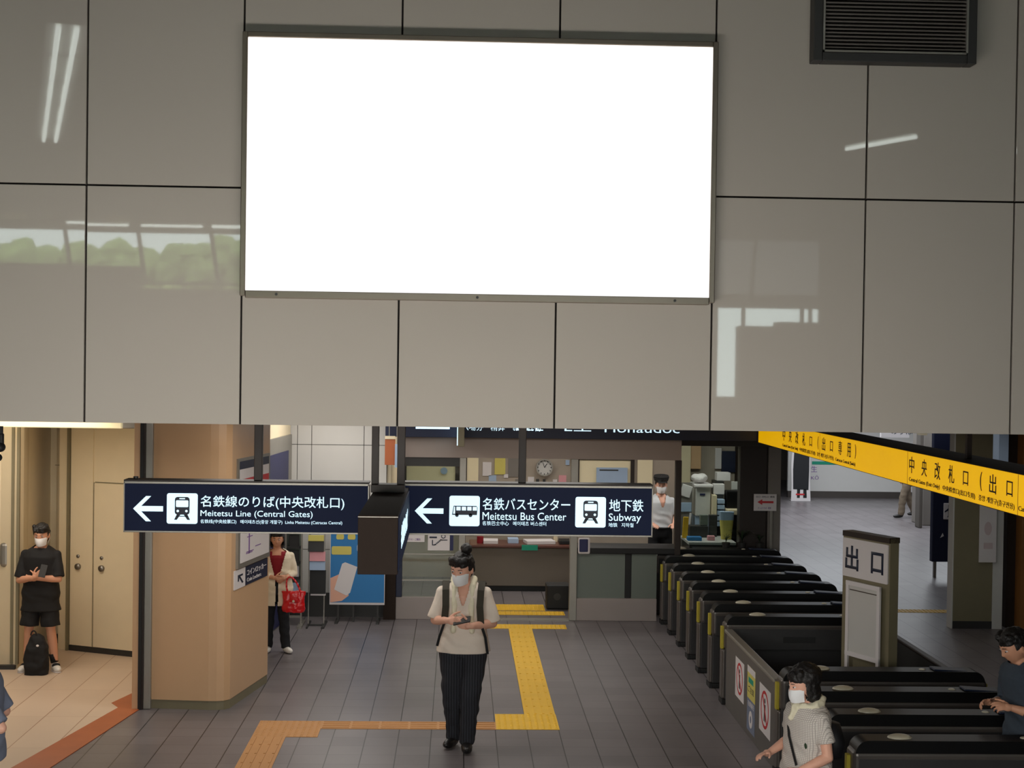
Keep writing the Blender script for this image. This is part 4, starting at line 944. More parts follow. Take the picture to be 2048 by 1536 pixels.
MB().box(a.x, b_.x, y-.06, y-.045, b_.z, a.z+.1, .002).build('sheet', 'paper', t); MB().disc((a.x+b_.x)/2, b_.z+.45, .05, ((0, y-.06, 0), X, Z), .002, ry=.09).build('figure', 'faintpink', t); MB().box(a.x+.06, b_.x-.05, y-.064, y-.06, b_.z+.18, b_.z+.26).build('pink_band', 'faintpink', t)
x0, x1 = pxr(2010, 2040, 19.6); struct(MB().box(x0, x0+.12, 19.5, 19.7, 0, 3).build('column_brown', 'bronze2'))
struct(MB().box(x0+.12, 15.8, 19.3, 20.3, 0, 3).build('wall_orange', 'orangewall'))
a, b_ = at(1866, 980, 24), at(1906, 1124, 24)
t = thing('flight_information_board', 'tall dark navy board with a white airplane symbol panel', 'sign', (a.x, 24, 0))
MB().box(a.x, b_.x+.1, 24, 24.12, b_.z, 3.0, .01).build('board', 'navydull', t); MB().box(a.x+.05, a.x+.09, 24.03, 24.09, 0, b_.z).build('leg', 'alu', t)
c0, c1 = at(1887, 1006, 24), at(1905, 1039, 24)
MB().box(c0.x, c1.x, 23.985, 24.0, c1.z, c0.z, .01).build('symbol_plate', 'paper', t)
cx, cz = (c0.x+c1.x)/2+.01, (c0.z+c1.z)/2; b = MB(); f3 = ((cx, 23.985, cz), X, Z)
b.rect(-.012, .012, -.10, .11, f3, .003, .011); b.poly([(-.07, -.02), (0, .02), (.07, -.02), (.07, .0), (0, .06), (-.07, .0)], f3, .003); b.poly([(-.03, -.10), (0, -.08), (.03, -.10), (0, -.05)], f3, .003); b.build('airplane_symbol', 'signdark', t)
b = MB(); p = at(1884, 1072, 23.99); b.poly([(-.03, -.03), (.03, 0), (.01, .05)], ((p.x, 23.99, p.z), X, Z), .006); b.build('white_mark', 'paper', t)
# things seen above the yellow sign, through the gap
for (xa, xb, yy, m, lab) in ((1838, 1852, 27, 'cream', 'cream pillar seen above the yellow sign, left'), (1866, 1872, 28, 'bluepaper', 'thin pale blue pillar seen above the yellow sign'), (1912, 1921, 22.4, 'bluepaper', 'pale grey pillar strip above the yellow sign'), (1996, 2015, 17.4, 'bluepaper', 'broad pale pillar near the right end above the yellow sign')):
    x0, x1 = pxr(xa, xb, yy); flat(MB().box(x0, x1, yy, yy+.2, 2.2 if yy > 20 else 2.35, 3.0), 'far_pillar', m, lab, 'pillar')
x0, x1 = pxr(1760, 1816, 30); t = thing('distant_sign', 'distant white sign with dark lettering above the yellow sign', 'sign', (x0, 30, 2.1)); MB().box(x0, x1, 30, 30.1, 2.0, 3.0).build('board', 'paper', t); text('lettering', 'のりば', 'signdark', t, (x0+.2, 30, 2.07), X, Z, .45, .14)
x0, x1 = pxr(1920, 1990, 21.5); flat(MB().box(x0, x1, 21.5, 21.6, 2.3, 3.0), 'brown_panel', 'bronze2', 'brown hanging panel above the yellow sign at right', 'panel')
# cardboard figure
SYD = 37.2
a, b_ = at(1584, 880, SYD), at(1624, 1001, SYD)
t = thing('cardboard_figure', 'life-size cardboard cut-out of a person in a long dark coat', 'cut-out', ((a.x+b_.x)/2, SYD, 0))
hh = 1.62; xc = (a.x+b_.x)/2-.02
fr = ((xc, SYD, 0), X, Z)
MB().poly([(-.25, 0), (.25, 0), (.22, .6), (.22, 1.3), (.12, 1.64), (-.12, 1.64), (-.24, 1.3), (-.26, .9), (-.24, .4)], fr, .01).build('white_card', 'paper', t)
f2 = ((xc, SYD-.01, 0), X, Z)
MB().poly([(-.20, .30), (.19, .28), (.20, .8), (.20, 1.25), (.10, 1.36), (-.10, 1.36), (-.19, 1.22), (-.21, .8)], f2, .004).build('coat_picture', 'coat', t)
MB().poly([(-.10, .08), (-.03, .08), (-.02, .30), (-.10, .30)], f2, .004).poly([(.06, .08), (.15, .08), (.14, .30), (.06, .30)], f2, .004).build('boots_picture', 'blackmat', t)
MB().disc(0, 1.48, .085, f2, .004, ry=.115).build('face_picture', 'skin', t); MB().poly([(-.1, 1.48), (-.09, 1.6), (0, 1.63), (.09, 1.6), (.1, 1.48), (.06, 1.55), (-.06, 1.55)], ((xc, SYD-.014, 0), X, Z), .004).build('hair_picture', 'hair', t)
MB().rect(-.13, .09, .15, .19, ((xc, SYD-.014, 0), X, Z), .004, .01).build('red_mark', 'red', t)
MB().box(xc-.22, xc+.22, SYD, SYD+.3, 0, .015).build('base', 'paper', t)
struct(MB().box(-.9, 4.45, 28.5, 28.7, 0, 3).build('wall_office_rear', 'darkwall'))

# ================================================================== PEOPLE
def remesh(mb, name, mat, voxel=.0055, smooth=3, cut=None, disp=None):
    me = mb.mesh('tmp', mat); o = bpy.data.objects.new('tmp', me); COL.objects.link(o)
    m = o.modifiers.new('r', 'REMESH'); m.mode = 'VOXEL'; m.voxel_size = voxel
    if smooth: s = o.modifiers.new('s', 'SMOOTH'); s.factor = .5; s.iterations = smooth
    dg = bpy.context.evaluated_depsgraph_get(); r = bpy.data.meshes.new_from_object(o.evaluated_get(dg)); r.name = name
    bpy.data.objects.remove(o); bpy.data.meshes.remove(me)
    if cut or disp:
        bm = bmesh.new(); bm.from_mesh(r)
        if disp:
            for v in bm.verts: v.co += disp(v.co)
        if cut: bmesh.ops.delete(bm, geom=[v for v in bm.verts if cut(v.co)], context='VERTS')
        bm.to_mesh(r); bm.free()
    for p in r.polygons: p.use_smooth = True
    r.materials.clear(); r.materials.append(M[mat] if isinstance(mat, str) else mat)
    return r

def head_into(mb, HM):
    q = bmesh.ops.create_uvsphere(mb.bm, u_segments=48, v_segments=36, radius=1); g = lambda t, c, w: math.exp(-((t-c)/w)**2)
    for v in q['verts']:
        ux, uy, uz = v.co; x, y, z = ux*.074, uy*.094, uz*.114
        if uz < 0:
            t = -uz; x *= 1-.34*t**1.6; y *= (1-.42*t) if uy > 0 else (1-.10*t)
        if uy < 0:
            f = -uy; y *= 1-.05*(1-abs(ux))
            y -= .019*g(x, 0, .011)*g(z, -.022, .016)+.008*g(x, 0, .008)*g(z, .004, .02)
            y += .010*g(abs(x), .031, .015)*g(z, .008, .012)*f
            y -= .005*g(z, .030, .010)*f*g(x, 0, .05)
            y -= .006*g(x, 0, .022)*(g(z, -.052, .006)+.9*g(z, -.064, .006))
            y -= .007*g(x, 0, .022)*g(z, -.092, .014)
        v.co = (x, y, z)
    for sx in (-1, 1):
        e = bmesh.ops.create_uvsphere(mb.bm, u_segments=12, v_segments=10, radius=1)
        bmesh.ops.transform(mb.bm, matrix=Matrix.Translation((sx*.074, .008, -.008)) @ Matrix.Rotation(sx*.25, 4, 'Z') @ Matrix.Diagonal((.010, .019, .032, 1)), verts=e['verts']); q['verts'] += e['verts']
    bmesh.ops.transform(mb.bm, matrix=HM, verts=q['verts'])

def hand_into(mb, W_, D, T, N, curl=.5, s=1.0, tcurl=.3):
    """wrist W_, pointing D, thumb side T, palm facing N"""
    D, T, N = D.normalized(), T.normalized(), N.normalized()
    rot = Matrix((T, D, N)).transposed()
    mb.ell(W_+D*.048*s, (.038*s, .052*s, .0155*s), rot)
    mb.cyl(W_-D*.01, W_+D*.03*s, .024*s, .028*s, 12, True)
    for i, (L, off) in enumerate(((.072, .029), (.080, .010), (.074, -.010), (.058, -.028))):
        p = W_+D*(.086-.004*abs(i-1))*s+T*off*s; a = curl*(.55+.08*i); d = D
        for k, fr in enumerate((.45, .32, .25)):
            d = (D*math.cos(a*(k+.6))+N*math.sin(a*(k+.6))+T*(.05*(1.5-i))).normalized()
            p2 = p+d*L*fr*s; mb.cyl(p, p2, (.0092-.0008*k)*s, (.0086-.0008*k)*s, 10, True); p = p2
    p = W_+D*.028*s+T*.030*s; d = (D*.62+T*.72+N*tcurl).normalized()
    for k, L in enumerate((.036, .032, .024)):
        d2 = (d*(1-.25*k)+D*.3*k+N*tcurl*.5*k).normalized(); p2 = p+d2*L*s; mb.cyl(p, p2, (.0125-.0015*k)*s, (.011-.0015*k)*s, 10, True); p = p2

BASE = dict(w=1.0, hipz=.90, sh=(.165, .0, 1.345), lean=0, neck=(0, .01, 1.43), head=(0, -.02, 1.575), hpitch=0, hyaw=0, hroll=0,
            kneeL=(.10, -.02, .49), kneeR=(-.10, -.02, .49), footL=(.115, .02, .07), footR=(-.115, .02, .07), fyL=.25, fyR=-.25)
def person(label, loc, rz, scale, P, group=None):
    """Built facing -Y at the origin; +X is the person's left."""
    P = {**BASE, **P}; w = P['w']; t = thing('person', label, 'person', (0, 0, 0), group)
    V = lambda a: Vector(a)
    nk, hd = V(P['neck']), V(P['head'])
    HM = Matrix.Translation(hd) @ Euler((P['hpitch'], P['hroll'], P['hyaw']), 'XYZ').to_matrix().to_4x4() @ Matrix.Scale(P.get('hs', 1.1), 4); vx = P.get('vx', 1.0)
    tor = [(0, .0, .80, .150*w, .105), (0, .0, .90, .168*w, .118), (0, .0, 1.0, .150*w, .108), (0, 0, 1.10, .142*w, .102), (0, 0, 1.22, .158*w, .112), (0, 0, 1.32, .165*w, .110), (0, .005, 1.375, .140*w, .088), (0, .01, 1.405, .100*w, .072), (0, .01, 1.435, .066, .058)]
    sk = MB(); sk.loft([(a+P['lean']*(c-.9), b_+P.get('bow', 0)*max(0, c-1.0), c, d, e) for a, b_, c, d, e in tor], 28, 2.3)
    sk.chain([nk-Z*.03, nk+(hd-nk)*.5, hd-Z*.03+Y*.015], [.060, .056, .055])
    head_into(sk, HM)
    legs = {}
    for sd, s in (('L', 1), ('R', -1)):
        hip = V((s*.085*w, 0, P['hipz']-.03)); kn = V(P['knee'+sd]); ft = V(P['foot'+sd]); legs[sd] = (hip, kn, ft)
        sk.chain([hip, hip.lerp(kn, .5), kn, kn.lerp(ft, .35)+Y*.012, ft], [.088*w, .074*w, .054, .054, .038])
        fa = P['fy'+sd]; fd = V((math.sin(fa), -math.cos(fa), 0)); sk.ell(ft+fd*.06-Z*.035, (.042, .115, .032), Matrix.Rotation(fa, 3, 'Z'))
        sh = V((s*P['sh'][0]*w+P['lean']*.48, P['sh'][1]+P.get('bow', 0)*.38, P['sh'][2])); el, wr = V(P['elbow'+sd]), V(P['wrist'+sd])
        sk.chain([sh-Z*.01, sh.lerp(el, .5), el, el.lerp(wr, .3), wr], [.054, .048, .040, .042, .027])
        D, T, N = [V(a) for a in P['hand'+sd]]; hand_into(sk, wr, D, T, N, P.get('curl', .6))
        legs['arm'+sd] = (sh, el, wr)
    body = link('body', remesh(sk, 'body', P.get('skin', 'skin'), .0054*vx, 2), t)
    # eyes and brows
    for sx in (-1, 1):
        e = MB(); e.ell(HM @ V((sx*.031, -.0775, .008)), (.0125, .0115, .0065), u=12, v=8); eo = e.build('eye', 'paper', t, True)
        e = MB(); e.ell(HM @ V((sx*.031, -.0865, .008)), (.0062, .004, .0062), u=10, v=6); e.build('iris', 'hair', eo, True)
    e = MB()
    for sx in (-1, 1): e.cyl(HM @ V((sx*.018, -.093, .030)), HM @ V((sx*.046, -.083, .031)), .0032, .002, 8)
    e.build('eyebrows', 'hair', t)
    # hair
    hs = P.get('hair', 'short'); h = MB()
    h.ell((0, .012, .026), (.084, .100, .100)); h.ell((0, .04, -.01), (.076, .07, .085))
    q = random.Random(P.get('seed', 1))
    for k in range(26):
        a = q.uniform(-2.6, 2.6); h.ell((.066*math.sin(a), -.016-.062*math.cos(a)*.9, .062+q.uniform(-.012, .034)), (.022, .022, .026), u=8, v=6)
    if hs in ('bob', 'wavy'):
        for sx in (-1, 1):
            h.ell((sx*.072, .015, -.02), (.022, .058, .085)); h.ell((sx*.066, .03, -.07), (.03, .05, .045))
        h.ell((0, .075, -.05), (.075, .035, .08))
        if hs == 'wavy': h.ell((0, .03, .05), (.10, .11, .095))
    if hs == 'bun': h.ell((.035, .03, .145), (.042, .040, .040)); h.cyl((.03, .03, .1), (.035, .03, .14), .03, .03)
    bmesh.ops.transform(h.bm, matrix=HM, verts=h.bm.verts)
    HI = HM.inverted()
    def hcut(c):
        p = HI @ c
        if p.y < -.035 and p.z < (.040 if hs != 'wavy' else .034) + .25*abs(p.x)*0: return True
        if hs in ('bob', 'wavy'): return p.z < -.12 or (p.y < -.028 and p.z < .03)
        return p.z < -.085 or (p.y < .028 and p.z < -.005)
    link('hair', remesh(h, 'hair', 'hair', .0065*vx, 1, hcut, lambda c: noise.noise_vector(c*38)*.007), t)
    if P.get('mask', True):
        m = MB(); n_, mm = 14, 8; rows = []
        for i in range(mm+1):
            z = -.098+i*.088/mm; ring = []
            for k in range(n_+1):
                a = R(-72+144*k/n_); bul = math.cos((i/mm-.45)*2.2)
                ring.append(m.bm.verts.new(HM @ V((math.sin(a)*(.070-.016*max(0, -.03-z)*14), -math.cos(a)*(.094+.016*max(0, bul)-.10*max(0, -.07-z)), z))))
            rows.append(ring)
        for i in range(mm):
            for k in range(n_): m.bm.faces.new((rows[i][k], rows[i][k+1], rows[i+1][k+1], rows[i+1][k]))
        mo = m.build('face_mask', 'mask', t, True)
        for sx in (-1, 1):
            e = MB()
            for z_a, z_b in ((-.015, .012), (-.085, -.030)): e.cyl(HM @ V((sx*.068, -.03, z_a)), HM @ V((sx*.080, .02, z_b)), .0012, n=6)
            e.build('ear_loop', 'mask', mo)
    # top
    tp = P.get('top')
    if tp:
        s = MB(); hem = tp.get('hem', .86); g = tp.get('ease', .022)
        secs = [(a+P['lean']*(c-.9), b_+P.get('bow', 0)*max(0, c-1.0), c, d+g+(.012 if c < 1.15 else 0), e+g+(.014 if c < 1.15 else .004)) for a, b_, c, d, e in tor if c > hem]
        secs = [(secs[0][0], secs[0][1], hem, secs[0][3]+tp.get('flare', .01), secs[0][4]+.008)]+secs
        secs[-1] = (secs[-1][0], secs[-1][1], 1.45, .074, .066); s.loft(secs, 30, 2.3)
        for sd in 'LR':
            sh, el, wr = legs['arm'+sd]; f = tp.get('sleeve', .8)
            if f <= 1:
                e = sh.lerp(el, f); s.chain([sh-Z*.01, sh.lerp(e, .5)], [.058, .060]); s.cyl(sh.lerp(e, .45), e, .060, tp.get('cuff', .062), 18)
            else: s.chain([sh-Z*.01, sh.lerp(el, .5), el], [.058, .058, .053]); s.cyl(el, el.lerp(wr, f-1), .054, .042, 16)
        nk_ = tp.get('neck', 'round')
        def tcut(c):
            x = c.x-P['lean']*.5
            if c.z > 1.425 and abs(x) < .075: return True
            if nk_ == 'V' and c.y < -.03 and c.z > 1.255 and abs(x) < .008+(c.z-1.255)*.30: return True
            if nk_ == 'open' and c.y < -.02 and abs(x-.01) < .014+max(0, (c.z-1.02))*.26: return True
            return False
        fold = tp.get('fold', .006)
        o = link(tp.get('name', 'shirt'), remesh(s, 'shirt', tp['mat'], .0075*vx, 4, tcut, lambda c: Vector((0, -1 if c.y < 0 else 1, 0))*fold*math.sin(c.z*55+c.x*22+2*noise.noise(c*7))*max(0, 1-abs(c.z-1.0)*4)+noise.noise_vector(c*9)*.006), t)
        if tp.get('inner'):
            s = MB(); s.loft([(a, b_, c, d+.008, e+.008) for a, b_, c, d, e in tor if c < 1.42], 26, 2.3)
            link('inner_top', remesh(s, 'inner', tp['inner'], .008*vx, 2, lambda c: (c.z > 1.36 and c.y < 0 and abs(c.x) < .06) or c.z < hem-.02), t)
    bt = P.get('bottom')
    if bt:
        s = MB(); s.loft([(0, 0, .80, .155*w, .118), (0, 0, .90, .178*w, .128), (0, 0, 1.0, .158*w, .118)], 26, 2.2)
        for sd in 'LR':
            hip, kn, ft = legs[sd]; r0, r1, r2 = bt.get('r', (.10, .078, .068))
            s.cyl(hip, hip.lerp(kn, .5), r0*w, (r0*w+r1)/2, 20, True)
            if bt.get('short'): s.cyl(hip.lerp(kn, .4), hip.lerp(kn, .92), (r0*w+r1)/2, r1+.012, 20)
            else: s.cyl(hip.lerp(kn, .5), kn, (r0*w+r1)/2, r1, 20, True); s.cyl(kn, kn.lerp(ft, .5), r1, (r1+r2)/2, 20, True); s.cyl(kn.lerp(ft, .5), ft-Z*.015+Y*.01, (r1+r2)/2, r2, 20)
        link('shorts' if bt.get('short') else 'trousers', remesh(s, 'trousers', bt['mat'], .008*vx, 4, None, lambda c: noise.noise_vector(Vector((c.x*8, c.y*8, c.z*14)))*.012*max(0, min(1, (.95-c.z)*3))), t)
    for sd in 'LR':
        hip, kn, ft = legs[sd]; fa = P['fy'+sd]; rt = Matrix.Rotation(fa, 3, 'Z'); fd = V((math.sin(fa), -math.cos(fa), 0)); s = MB()
        s.ell(ft+fd*.06-Z*.028, (.050, .130, .040), rt); s.ell(ft-fd*.0-Z*.005, (.045, .058, .05), rt); s.ell(ft+fd*.11-Z*.035, (.047, .07, .032), rt)
        zb = ft.z-.07
        so = link('shoe', remesh(s, 'shoe', P.get('shoe', 'shoe'), .0065*vx, 2, None, None), t)
        for v in so.data.vertices: v.co.z = max(v.co.z, zb+.004)
        if P.get('sole'):
            s = MB(); s.ell(ft+fd*.055-Z*.058, (.052, .135, .012), rt); s.build('sole', P['sole'], so, True)
            s = MB(); s.ell(ft+fd*.05+Z*.0, (.047, .045, .03), rt, u=12, v=8); s.build('side_flash', 'blackcloth', so, True)
    t.location = loc; t.rotation_euler = (0, 0, rz); t.scale = (scale,)*3; t['_w'] = 0; del t['_w']
    return t, HM, legs
def strap(t, name, mat, pts, wd, th, side=X):
    b = MB()
    for p, q_ in zip(pts, pts[1:]):
        p, q_ = Vector(p), Vector(q_); d = (q_-p).normalized(); s = (side-d*side.dot(d)).normalized(); n = d.cross(s)
        vs_ = [b.bm.verts.new(p+s*a*wd/2+n*c*th/2+d*e) for e in (-.004, (q_-p).length+.004) for a in (-1, 1) for c in (-1, 1)]
        bmesh.ops.convex_hull(b.bm, input=vs_)
    return b.build(name, mat, t)
def place(t, P_, z=0): t.location = (P_[0], P_[1], z)
def world_to_local(t):
    return (Matrix.Translation(t.location) @ t.rotation_euler.to_matrix().to_4x4() @ Matrix.Diagonal((*t.scale, 1)))

# --- walking person with phone, centre
p, HM, lg = person('masked person in off-white knit top walking with a phone, backpack straps on shoulders', (.075, 13.25, 0), R(-4), 1.045,
    dict(w=1.12, hs=1.2, hair='bun', seed=3, head=(-.015, -.055, 1.555), hpitch=.34, hyaw=-.42, hroll=.05,
         elbowR=(-.245, -.02, 1.10), wristR=(-.13, -.20, 1.13), handR=((.95, -.25, .02), (.15, .25, .95), (.25, .95, -.2)),
         elbowL=(.25, -.02, 1.08), wristL=(.08, -.22, 1.09), handL=((-.97, -.15, .1), (.05, -.3, .95), (-.1, .35, .92)), curl=.75,
         kneeR=(-.085, -.03, .48), kneeL=(.075, -.10, .50), footR=(-.075, .07, .07), footL=(.045, -.08, .07), fyR=-.35, fyL=.08,
         top=dict(mat='shirt', hem=.835, sleeve=.96, cuff=.072, neck='V', ease=.024, fold=.009), bottom=dict(mat='pinstripe', r=(.108, .088, .066)), shoe='shoe'))
s = MB()
for sx in (-1, 1):
    s.chain([(sx*.055, .055, 1.435), (sx*.085, .0, 1.455), (sx*.075, -.075, 1.40), (sx*.07, -.118, 1.30), (sx*.075, -.135, 1.15), (sx*.08, -.14, 1.03)], [.03, .032, .028, .026, .025, .024])
s.ell((0, .075, 1.43), (.07, .03, .035)); link('neck_towel', remesh(s, 'towel', 'towel', .007, 2, None, lambda c: noise.noise_vector(c*25)*.006), p)
for sx in (-1, 1):
    strap(p, 'backpack_strap', 'olive', [(sx*.16, .10, 1.40), (sx*.155, .0, 1.432), (sx*.15, -.10, 1.37), (sx*.145, -.145, 1.24), (sx*.155, -.15, 1.10)], .058, .012)
    strap(p, 'strap_tail', 'blackcloth', [(sx*.155, -.15, 1.10), (sx*.195, -.135, .98), (sx*.215, -.12, .84 if sx > 0 else .90)], .022, .008)
MB().box(-.15, .15, .135, .30, 1.0, 1.40, .05, seg=4).build('backpack', 'olive', p, True)
def held(p, name, mat, label, cat, c, size, rot, extra=None):
    mt = world_to_local(p); b = MB(); b.box(-size[0]/2, size[0]/2, -size[1]/2, size[1]/2, -size[2]/2, size[2]/2, min(size)*.3)
    o = b.build(name, mat); o.matrix_world = mt @ Matrix.Translation(c) @ Euler(rot).to_matrix().to_4x4(); return tag(o, label, cat)
held(p, 'smartphone', 'blackmat', 'black phone held in both hands by the walking person', 'phone', (.0, -.235, 1.135), (.15, .075, .011), (.5, -.25, -.1))

# --- man leaning by the lockers
p, HM, lg = person('person in black T-shirt and shorts standing with folded arms by the cream lockers', (-4.55, 16.38, 0), R(-3), .955,
    dict(w=1.08, vx=1.2, skin='skin2', seed=5, head=(.015, -.035, 1.57), hpitch=.22, hyaw=.0,
         elbowR=(-.225, -.07, 1.05), wristR=(-.02, -.23, 1.10), handR=((.85, -.1, .55), (-.35, -.2, .85), (.2, .9, .2)),
         elbowL=(.225, -.07, 1.07), wristL=(.02, -.18, 1.09), handL=((-.95, .1, -.05), (0, -.2, .95), (.1, .95, .2)), curl=.6,
         kneeL=(.125, -.03, .49), kneeR=(-.125, -.03, .49), footL=(.17, .0, .07), footR=(-.15, -.02, .07), fyL=.55, fyR=-.15,
         top=dict(name='t_shirt', mat='blackcloth', hem=.70, sleeve=.92, cuff=.070, ease=.026, flare=.035), bottom=dict(mat='blackcloth', short=True, r=(.11, .095, .09)), shoe='whiteshoe', sole='paper'))
for sx in (-1, 1): MB().cyl((sx*.15+ (.015 if sx > 0 else 0), .0, .10), (sx*.145, -.005, .20), .043, .047, 14).build('sock', 'blackcloth', p, True)
held(p, 'smartphone', 'blackmat', 'black phone in the hand of the person with folded arms', 'phone', (.105, -.25, 1.185), (.075, .15, .011), (1.1, .2, .2))
t = thing('backpack', 'black backpack standing on the floor between the feet of the person in shorts', 'backpack', (-4.53, 16.16, 0))
s = MB(); s.loft([(-4.53, 16.16, .0, .12, .08), (-4.53, 16.16, .1, .135, .095), (-4.53, 16.17, .3, .12, .085), (-4.53, 16.18, .41, .07, .055), (-4.54, 16.18, .44, .03, .03)], 20, 2.8)
link('bag_body', remesh(s, 'bag', 'blackcloth', .009, 2, None, lambda c: noise.noise_vector(c*14)*.015), t)
s = MB()
for k in range(8): a, a2 = math.pi*k/8, math.pi*(k+1)/8; s.cyl((-4.56+.03*math.cos(a), 16.15, .43+.05*math.sin(a)), (-4.56+.03*math.cos(a2), 16.15, .43+.05*math.sin(a2)), .008, n=8)
s.build('grab_handle', 'blackcloth', t); MB().ell((-4.50, 16.085, .33), (.016, .006, .012)).build('reflective_mark', 'paper', t, True)

# --- woman with red handbag, half hidden by the column
p, HM, lg = person('person in cream cardigan over a red top with a red handbag, half behind the column', (-2.11, 17.5, 0), R(3), .85,
    dict(w=1.12, vx=1.2, mask=False, skin='skin2', hair='bob', seed=8, head=(.0, -.03, 1.575), hpitch=.12,
         elbowR=(-.24, .0, 1.08), wristR=(-.02, -.20, 1.06), handR=((.95, -.2, .05), (0, .2, .95), (.2, .9, -.1)),
         elbowL=(.235, -.01, 1.10), wristL=(.14, -.21, 1.07), handL=((-.80, -.1, -.5), (-.3, -.4, .8), (.1, .95, .0)), curl=.8,
         footL=(.135, -.02, .07), footR=(-.11, .02, .07), fyL=.5, fyR=-.1,
         top=dict(name='cardigan', mat='cardigan', hem=.66, sleeve=1.75, neck='open', inner='redcloth', ease=.03, flare=.02), bottom=dict(mat='trousers', r=(.10, .075, .062)), shoe='whiteshoe'))
mt = world_to_local(p)
t = thing('handbag', 'glossy red quilted handbag hanging from the arm of the person in the cardigan', 'handbag', mt @ Vector((.25, -.24, .60)))
c = mt @ Vector((.25, -.24, .62)); s = MB(); s.loft([(c.x, c.y, c.z-.02, .12, .055), (c.x, c.y, c.z+.03, .135, .062), (c.x, c.y, c.z+.15, .125, .05), (c.x, c.y, c.z+.225, .14, .032)], 28, 3)
link('bag_body', remesh(s, 'bag', 'redleather', .006, 2, None, lambda q_: noise.noise_vector(q_*22)*.010), t)
MB().box(c.x-.045, c.x+.06, c.y-.075, c.y-.05, c.z+.10, c.z+.22, .012).build('flap', 'redleather', t, True); MB().cyl((c.x+.005, c.y-.085, c.z+.12), (c.x+.005, c.y-.07, c.z+.12), .014).build('clasp', 'dome', t)
for dy in (-.035, .035):
    s = MB(); top = mt @ Vector((.16, -.21, 1.055)); pts = []
    for k in range(11): a = math.pi*k/10; pts.append(Vector((c.x-.075*math.cos(a)+(top.x-c.x)*math.sin(a)*.6, c.y+dy*(1-math.sin(a)*.6), c.z+.215+(top.z-c.z-.195)*math.sin(a))))
    s.chain(pts, [.007]*11, 8); s.build('handle', 'redleather', t, True)

# --- staff behind the counter
p, HM, lg = person('masked staff person in white uniform shirt and dark cap behind the booth counter', (3.09, 22.35, 0), R(6), 1.03,
    dict(w=1.0, vx=1.5, seed=9, hpitch=.15, hyaw=-.15, elbowR=(-.23, .0, 1.10), wristR=(-.17, -.18, 1.02), handR=((.3, -.9, -.2), (.9, .3, 0), (0, -.2, -.95)),
         elbowL=(.24, -.02, 1.11), wristL=(.16, -.19, 1.02), handL=((-.3, -.9, -.2), (-.9, .3, 0), (0, -.2, -.95)), top=dict(mat='staffshirt', hem=.95, sleeve=.85, cuff=.075, neck='V'), bottom=dict(mat='trousers')))
s = MB(); s.cyl((0, .01, .055), (0, .012, .10), .092, .105, 24); s.cyl((0, .012, .10), (0, .012, .125), .105, .098, 24); s.ell((0, -.075, .055), (.075, .06, .008))
bmesh.ops.transform(s.bm, matrix=HM, verts=s.bm.verts); s.build('cap', 'blackcloth', p, True)

# --- woman with scarf, bottom right, seen from her left side
p, HM, lg = person('masked person with cream scarf and patterned white blouse before the steel barrier', (2.36, 9.78, 0), R(-68), .865,
    dict(w=1.15, hs=1.18, hair='wavy', seed=12, head=(.0, -.045, 1.565), hpitch=.18, hyaw=-.1, bow=.0,
         elbowL=(.235, .03, 1.05), wristL=(.19, -.20, .96), handL=((-.2, -.95, -.05), (-.9, .2, .3), (-.3, .1, -.9)),
         elbowR=(-.24, .02, 1.09), wristR=(-.15, -.24, 1.02), handR=((.2, -.95, 0), (.9, .2, .3), (.3, .1, -.9)),
         top=dict(name='blouse', mat='blouse', hem=.80, sleeve=.62, cuff=.076, ease=.034), bottom=dict(mat='trousers'), shoe='shoe'))
s = MB(); pts = []
for k in range(17):
    a = 2*math.pi*k/16; pts.append(Vector((.105*math.sin(a), .01-.095*math.cos(a), 1.425+.03*math.cos(a+3.14)*-1*-1)))
s.chain(pts, [.036]*17); s.chain([(0, -.10, 1.40), (.01, -.15, 1.33)], [.04, .03]); link('scarf', remesh(s, 'scarf', 'towel', .007, 3, None, lambda c: noise.noise_vector(c*20)*.012), p)
strap(p, 'bag_strap', 'blackcloth', [(-.10, .12, 1.36), (-.12, .0, 1.44), (-.07, -.13, 1.30), (.0, -.165, 1.18), (.10, -.165, .98)], .02, .008)
s = MB(); s.loft([(.02, .20, 1.0, .12, .07), (.02, .21, 1.12, .13, .085), (.02, .20, 1.26, .09, .06)], 20, 2.6); s.build('small_backpack', 'coat', p, True)
s = MB(); s.ell((.13, -.115, 1.13), (.035, .01, .03)); s.build('green_print', 'leaf', p, True)
held(p, 'dark_wallet', 'blackcloth', 'small dark wallet in the hand of the person with the scarf', 'wallet', (.17, -.375, .975), (.10, .07, .015), (.2, .1, .1))

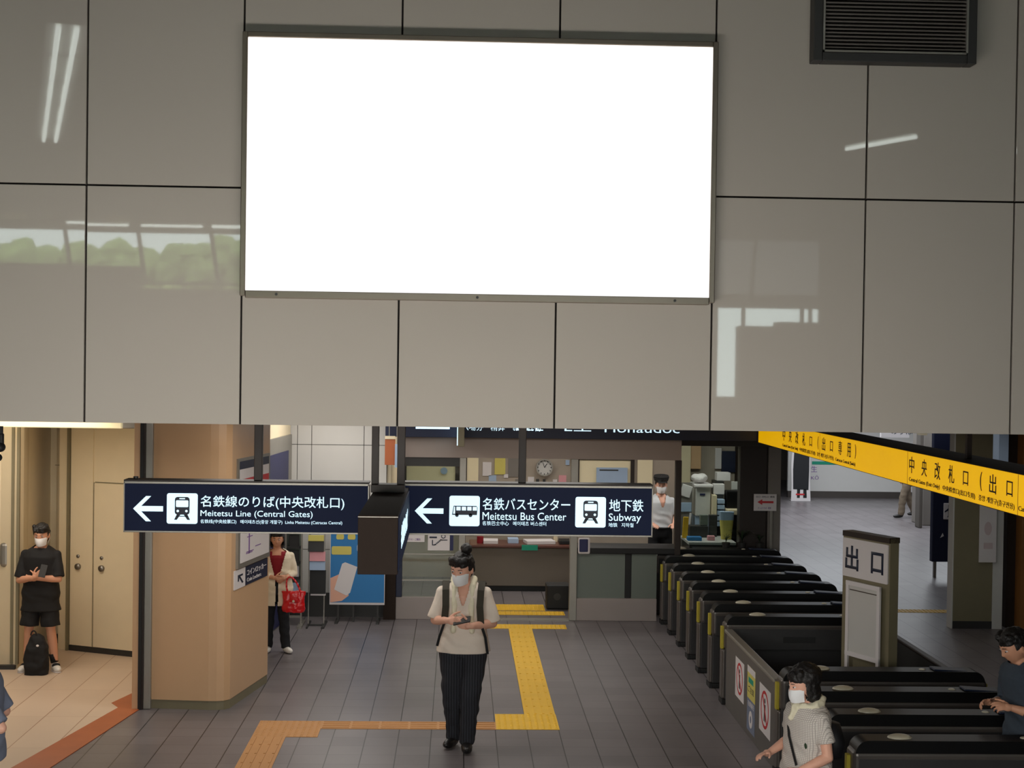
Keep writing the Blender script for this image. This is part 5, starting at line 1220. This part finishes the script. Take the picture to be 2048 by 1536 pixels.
# --- person at the right edge
p, HM, lg = person('dark-haired person in grey-blue shirt leaning over the gates at the right edge', (4.17, 10.53, 0), R(-78), .955,
    dict(w=1.15, hs=1.18, mask=False, hair='short', seed=14, bow=-.22, neck=(0, -.085, 1.42), head=(.0, -.15, 1.55), hpitch=.42, skin='skin2',
         elbowL=(.24, -.10, 1.08), wristL=(.14, -.25, 1.12), handL=((-.2, -.95, .15), (-.7, .1, .7), (-.6, .1, -.7)),
         elbowR=(-.24, -.08, 1.08), wristR=(-.13, -.25, 1.10), handR=((.2, -.95, .1), (.7, .1, .7), (.6, .1, -.7)), curl=.9,
         top=dict(name='shirt', mat='denim', hem=.82, sleeve=1.5, ease=.032), bottom=dict(mat='trousers')))
# --- elbow at the left edge
p, HM, lg = person('person at the left edge in a grey-lilac top, only the elbow in view', (-3.15, 9.95, 0), R(-88), .97,
    dict(w=1.1, vx=1.6, seed=16, elbowL=(.22, .19, 1.07), wristL=(.15, -.02, 1.14), handL=((-.5, -.85, .1), (-.3, .2, .9), (-.7, .5, .2)),
         elbowR=(-.22, .10, 1.08), wristR=(-.15, -.12, 1.12), handR=((.5, -.85, .1), (.3, .2, .9), (.7, .5, .2)), top=dict(mat='lilac', hem=.80, sleeve=.93, cuff=.075), bottom=dict(mat='denim')))
# --- walker in the far hall
p, HM, lg = person('distant person in khaki clothes walking, upper body hidden by the yellow sign', (10.3, 33.5, 0), R(-80), 1.0,
    dict(vx=2.0, seed=18, elbowL=(.24, .02, 1.1), wristL=(.16, -.20, 1.1), handL=((-.3, -.9, .1), (-.9, .3, .3), (0, .2, -.9)),
         elbowR=(-.23, .1, 1.12), wristR=(-.24, -.02, .90), handR=((0, -.2, -.95), (.2, -.9, .2), (.9, .2, 0)),
         kneeL=(.09, -.14, .52), kneeR=(-.09, .06, .48), footL=(.09, -.20, .07), footR=(-.09, .24, .10), fyL=0, fyR=0, top=dict(mat='khaki', hem=.85, sleeve=1.6), bottom=dict(mat='khaki', r=(.10, .085, .075))))
p.children[0]
mt = world_to_local(p); c = mt @ Vector((-.16, .18, .80))
t = thing('carried_bag', 'dark bag carried by the distant walking person', 'bag', c)
MB().loft([(c.x, c.y, c.z-.10, .10, .05), (c.x, c.y, c.z+.02, .12, .06), (c.x, c.y, c.z+.12, .09, .04)], 18, 2.6).build('bag_body', 'blackcloth', t, True); MB().cyl((c.x, c.y, c.z+.10), (c.x-.08, c.y+.0, c.z+.20), .008, n=8).build('handle', 'blackcloth', t)
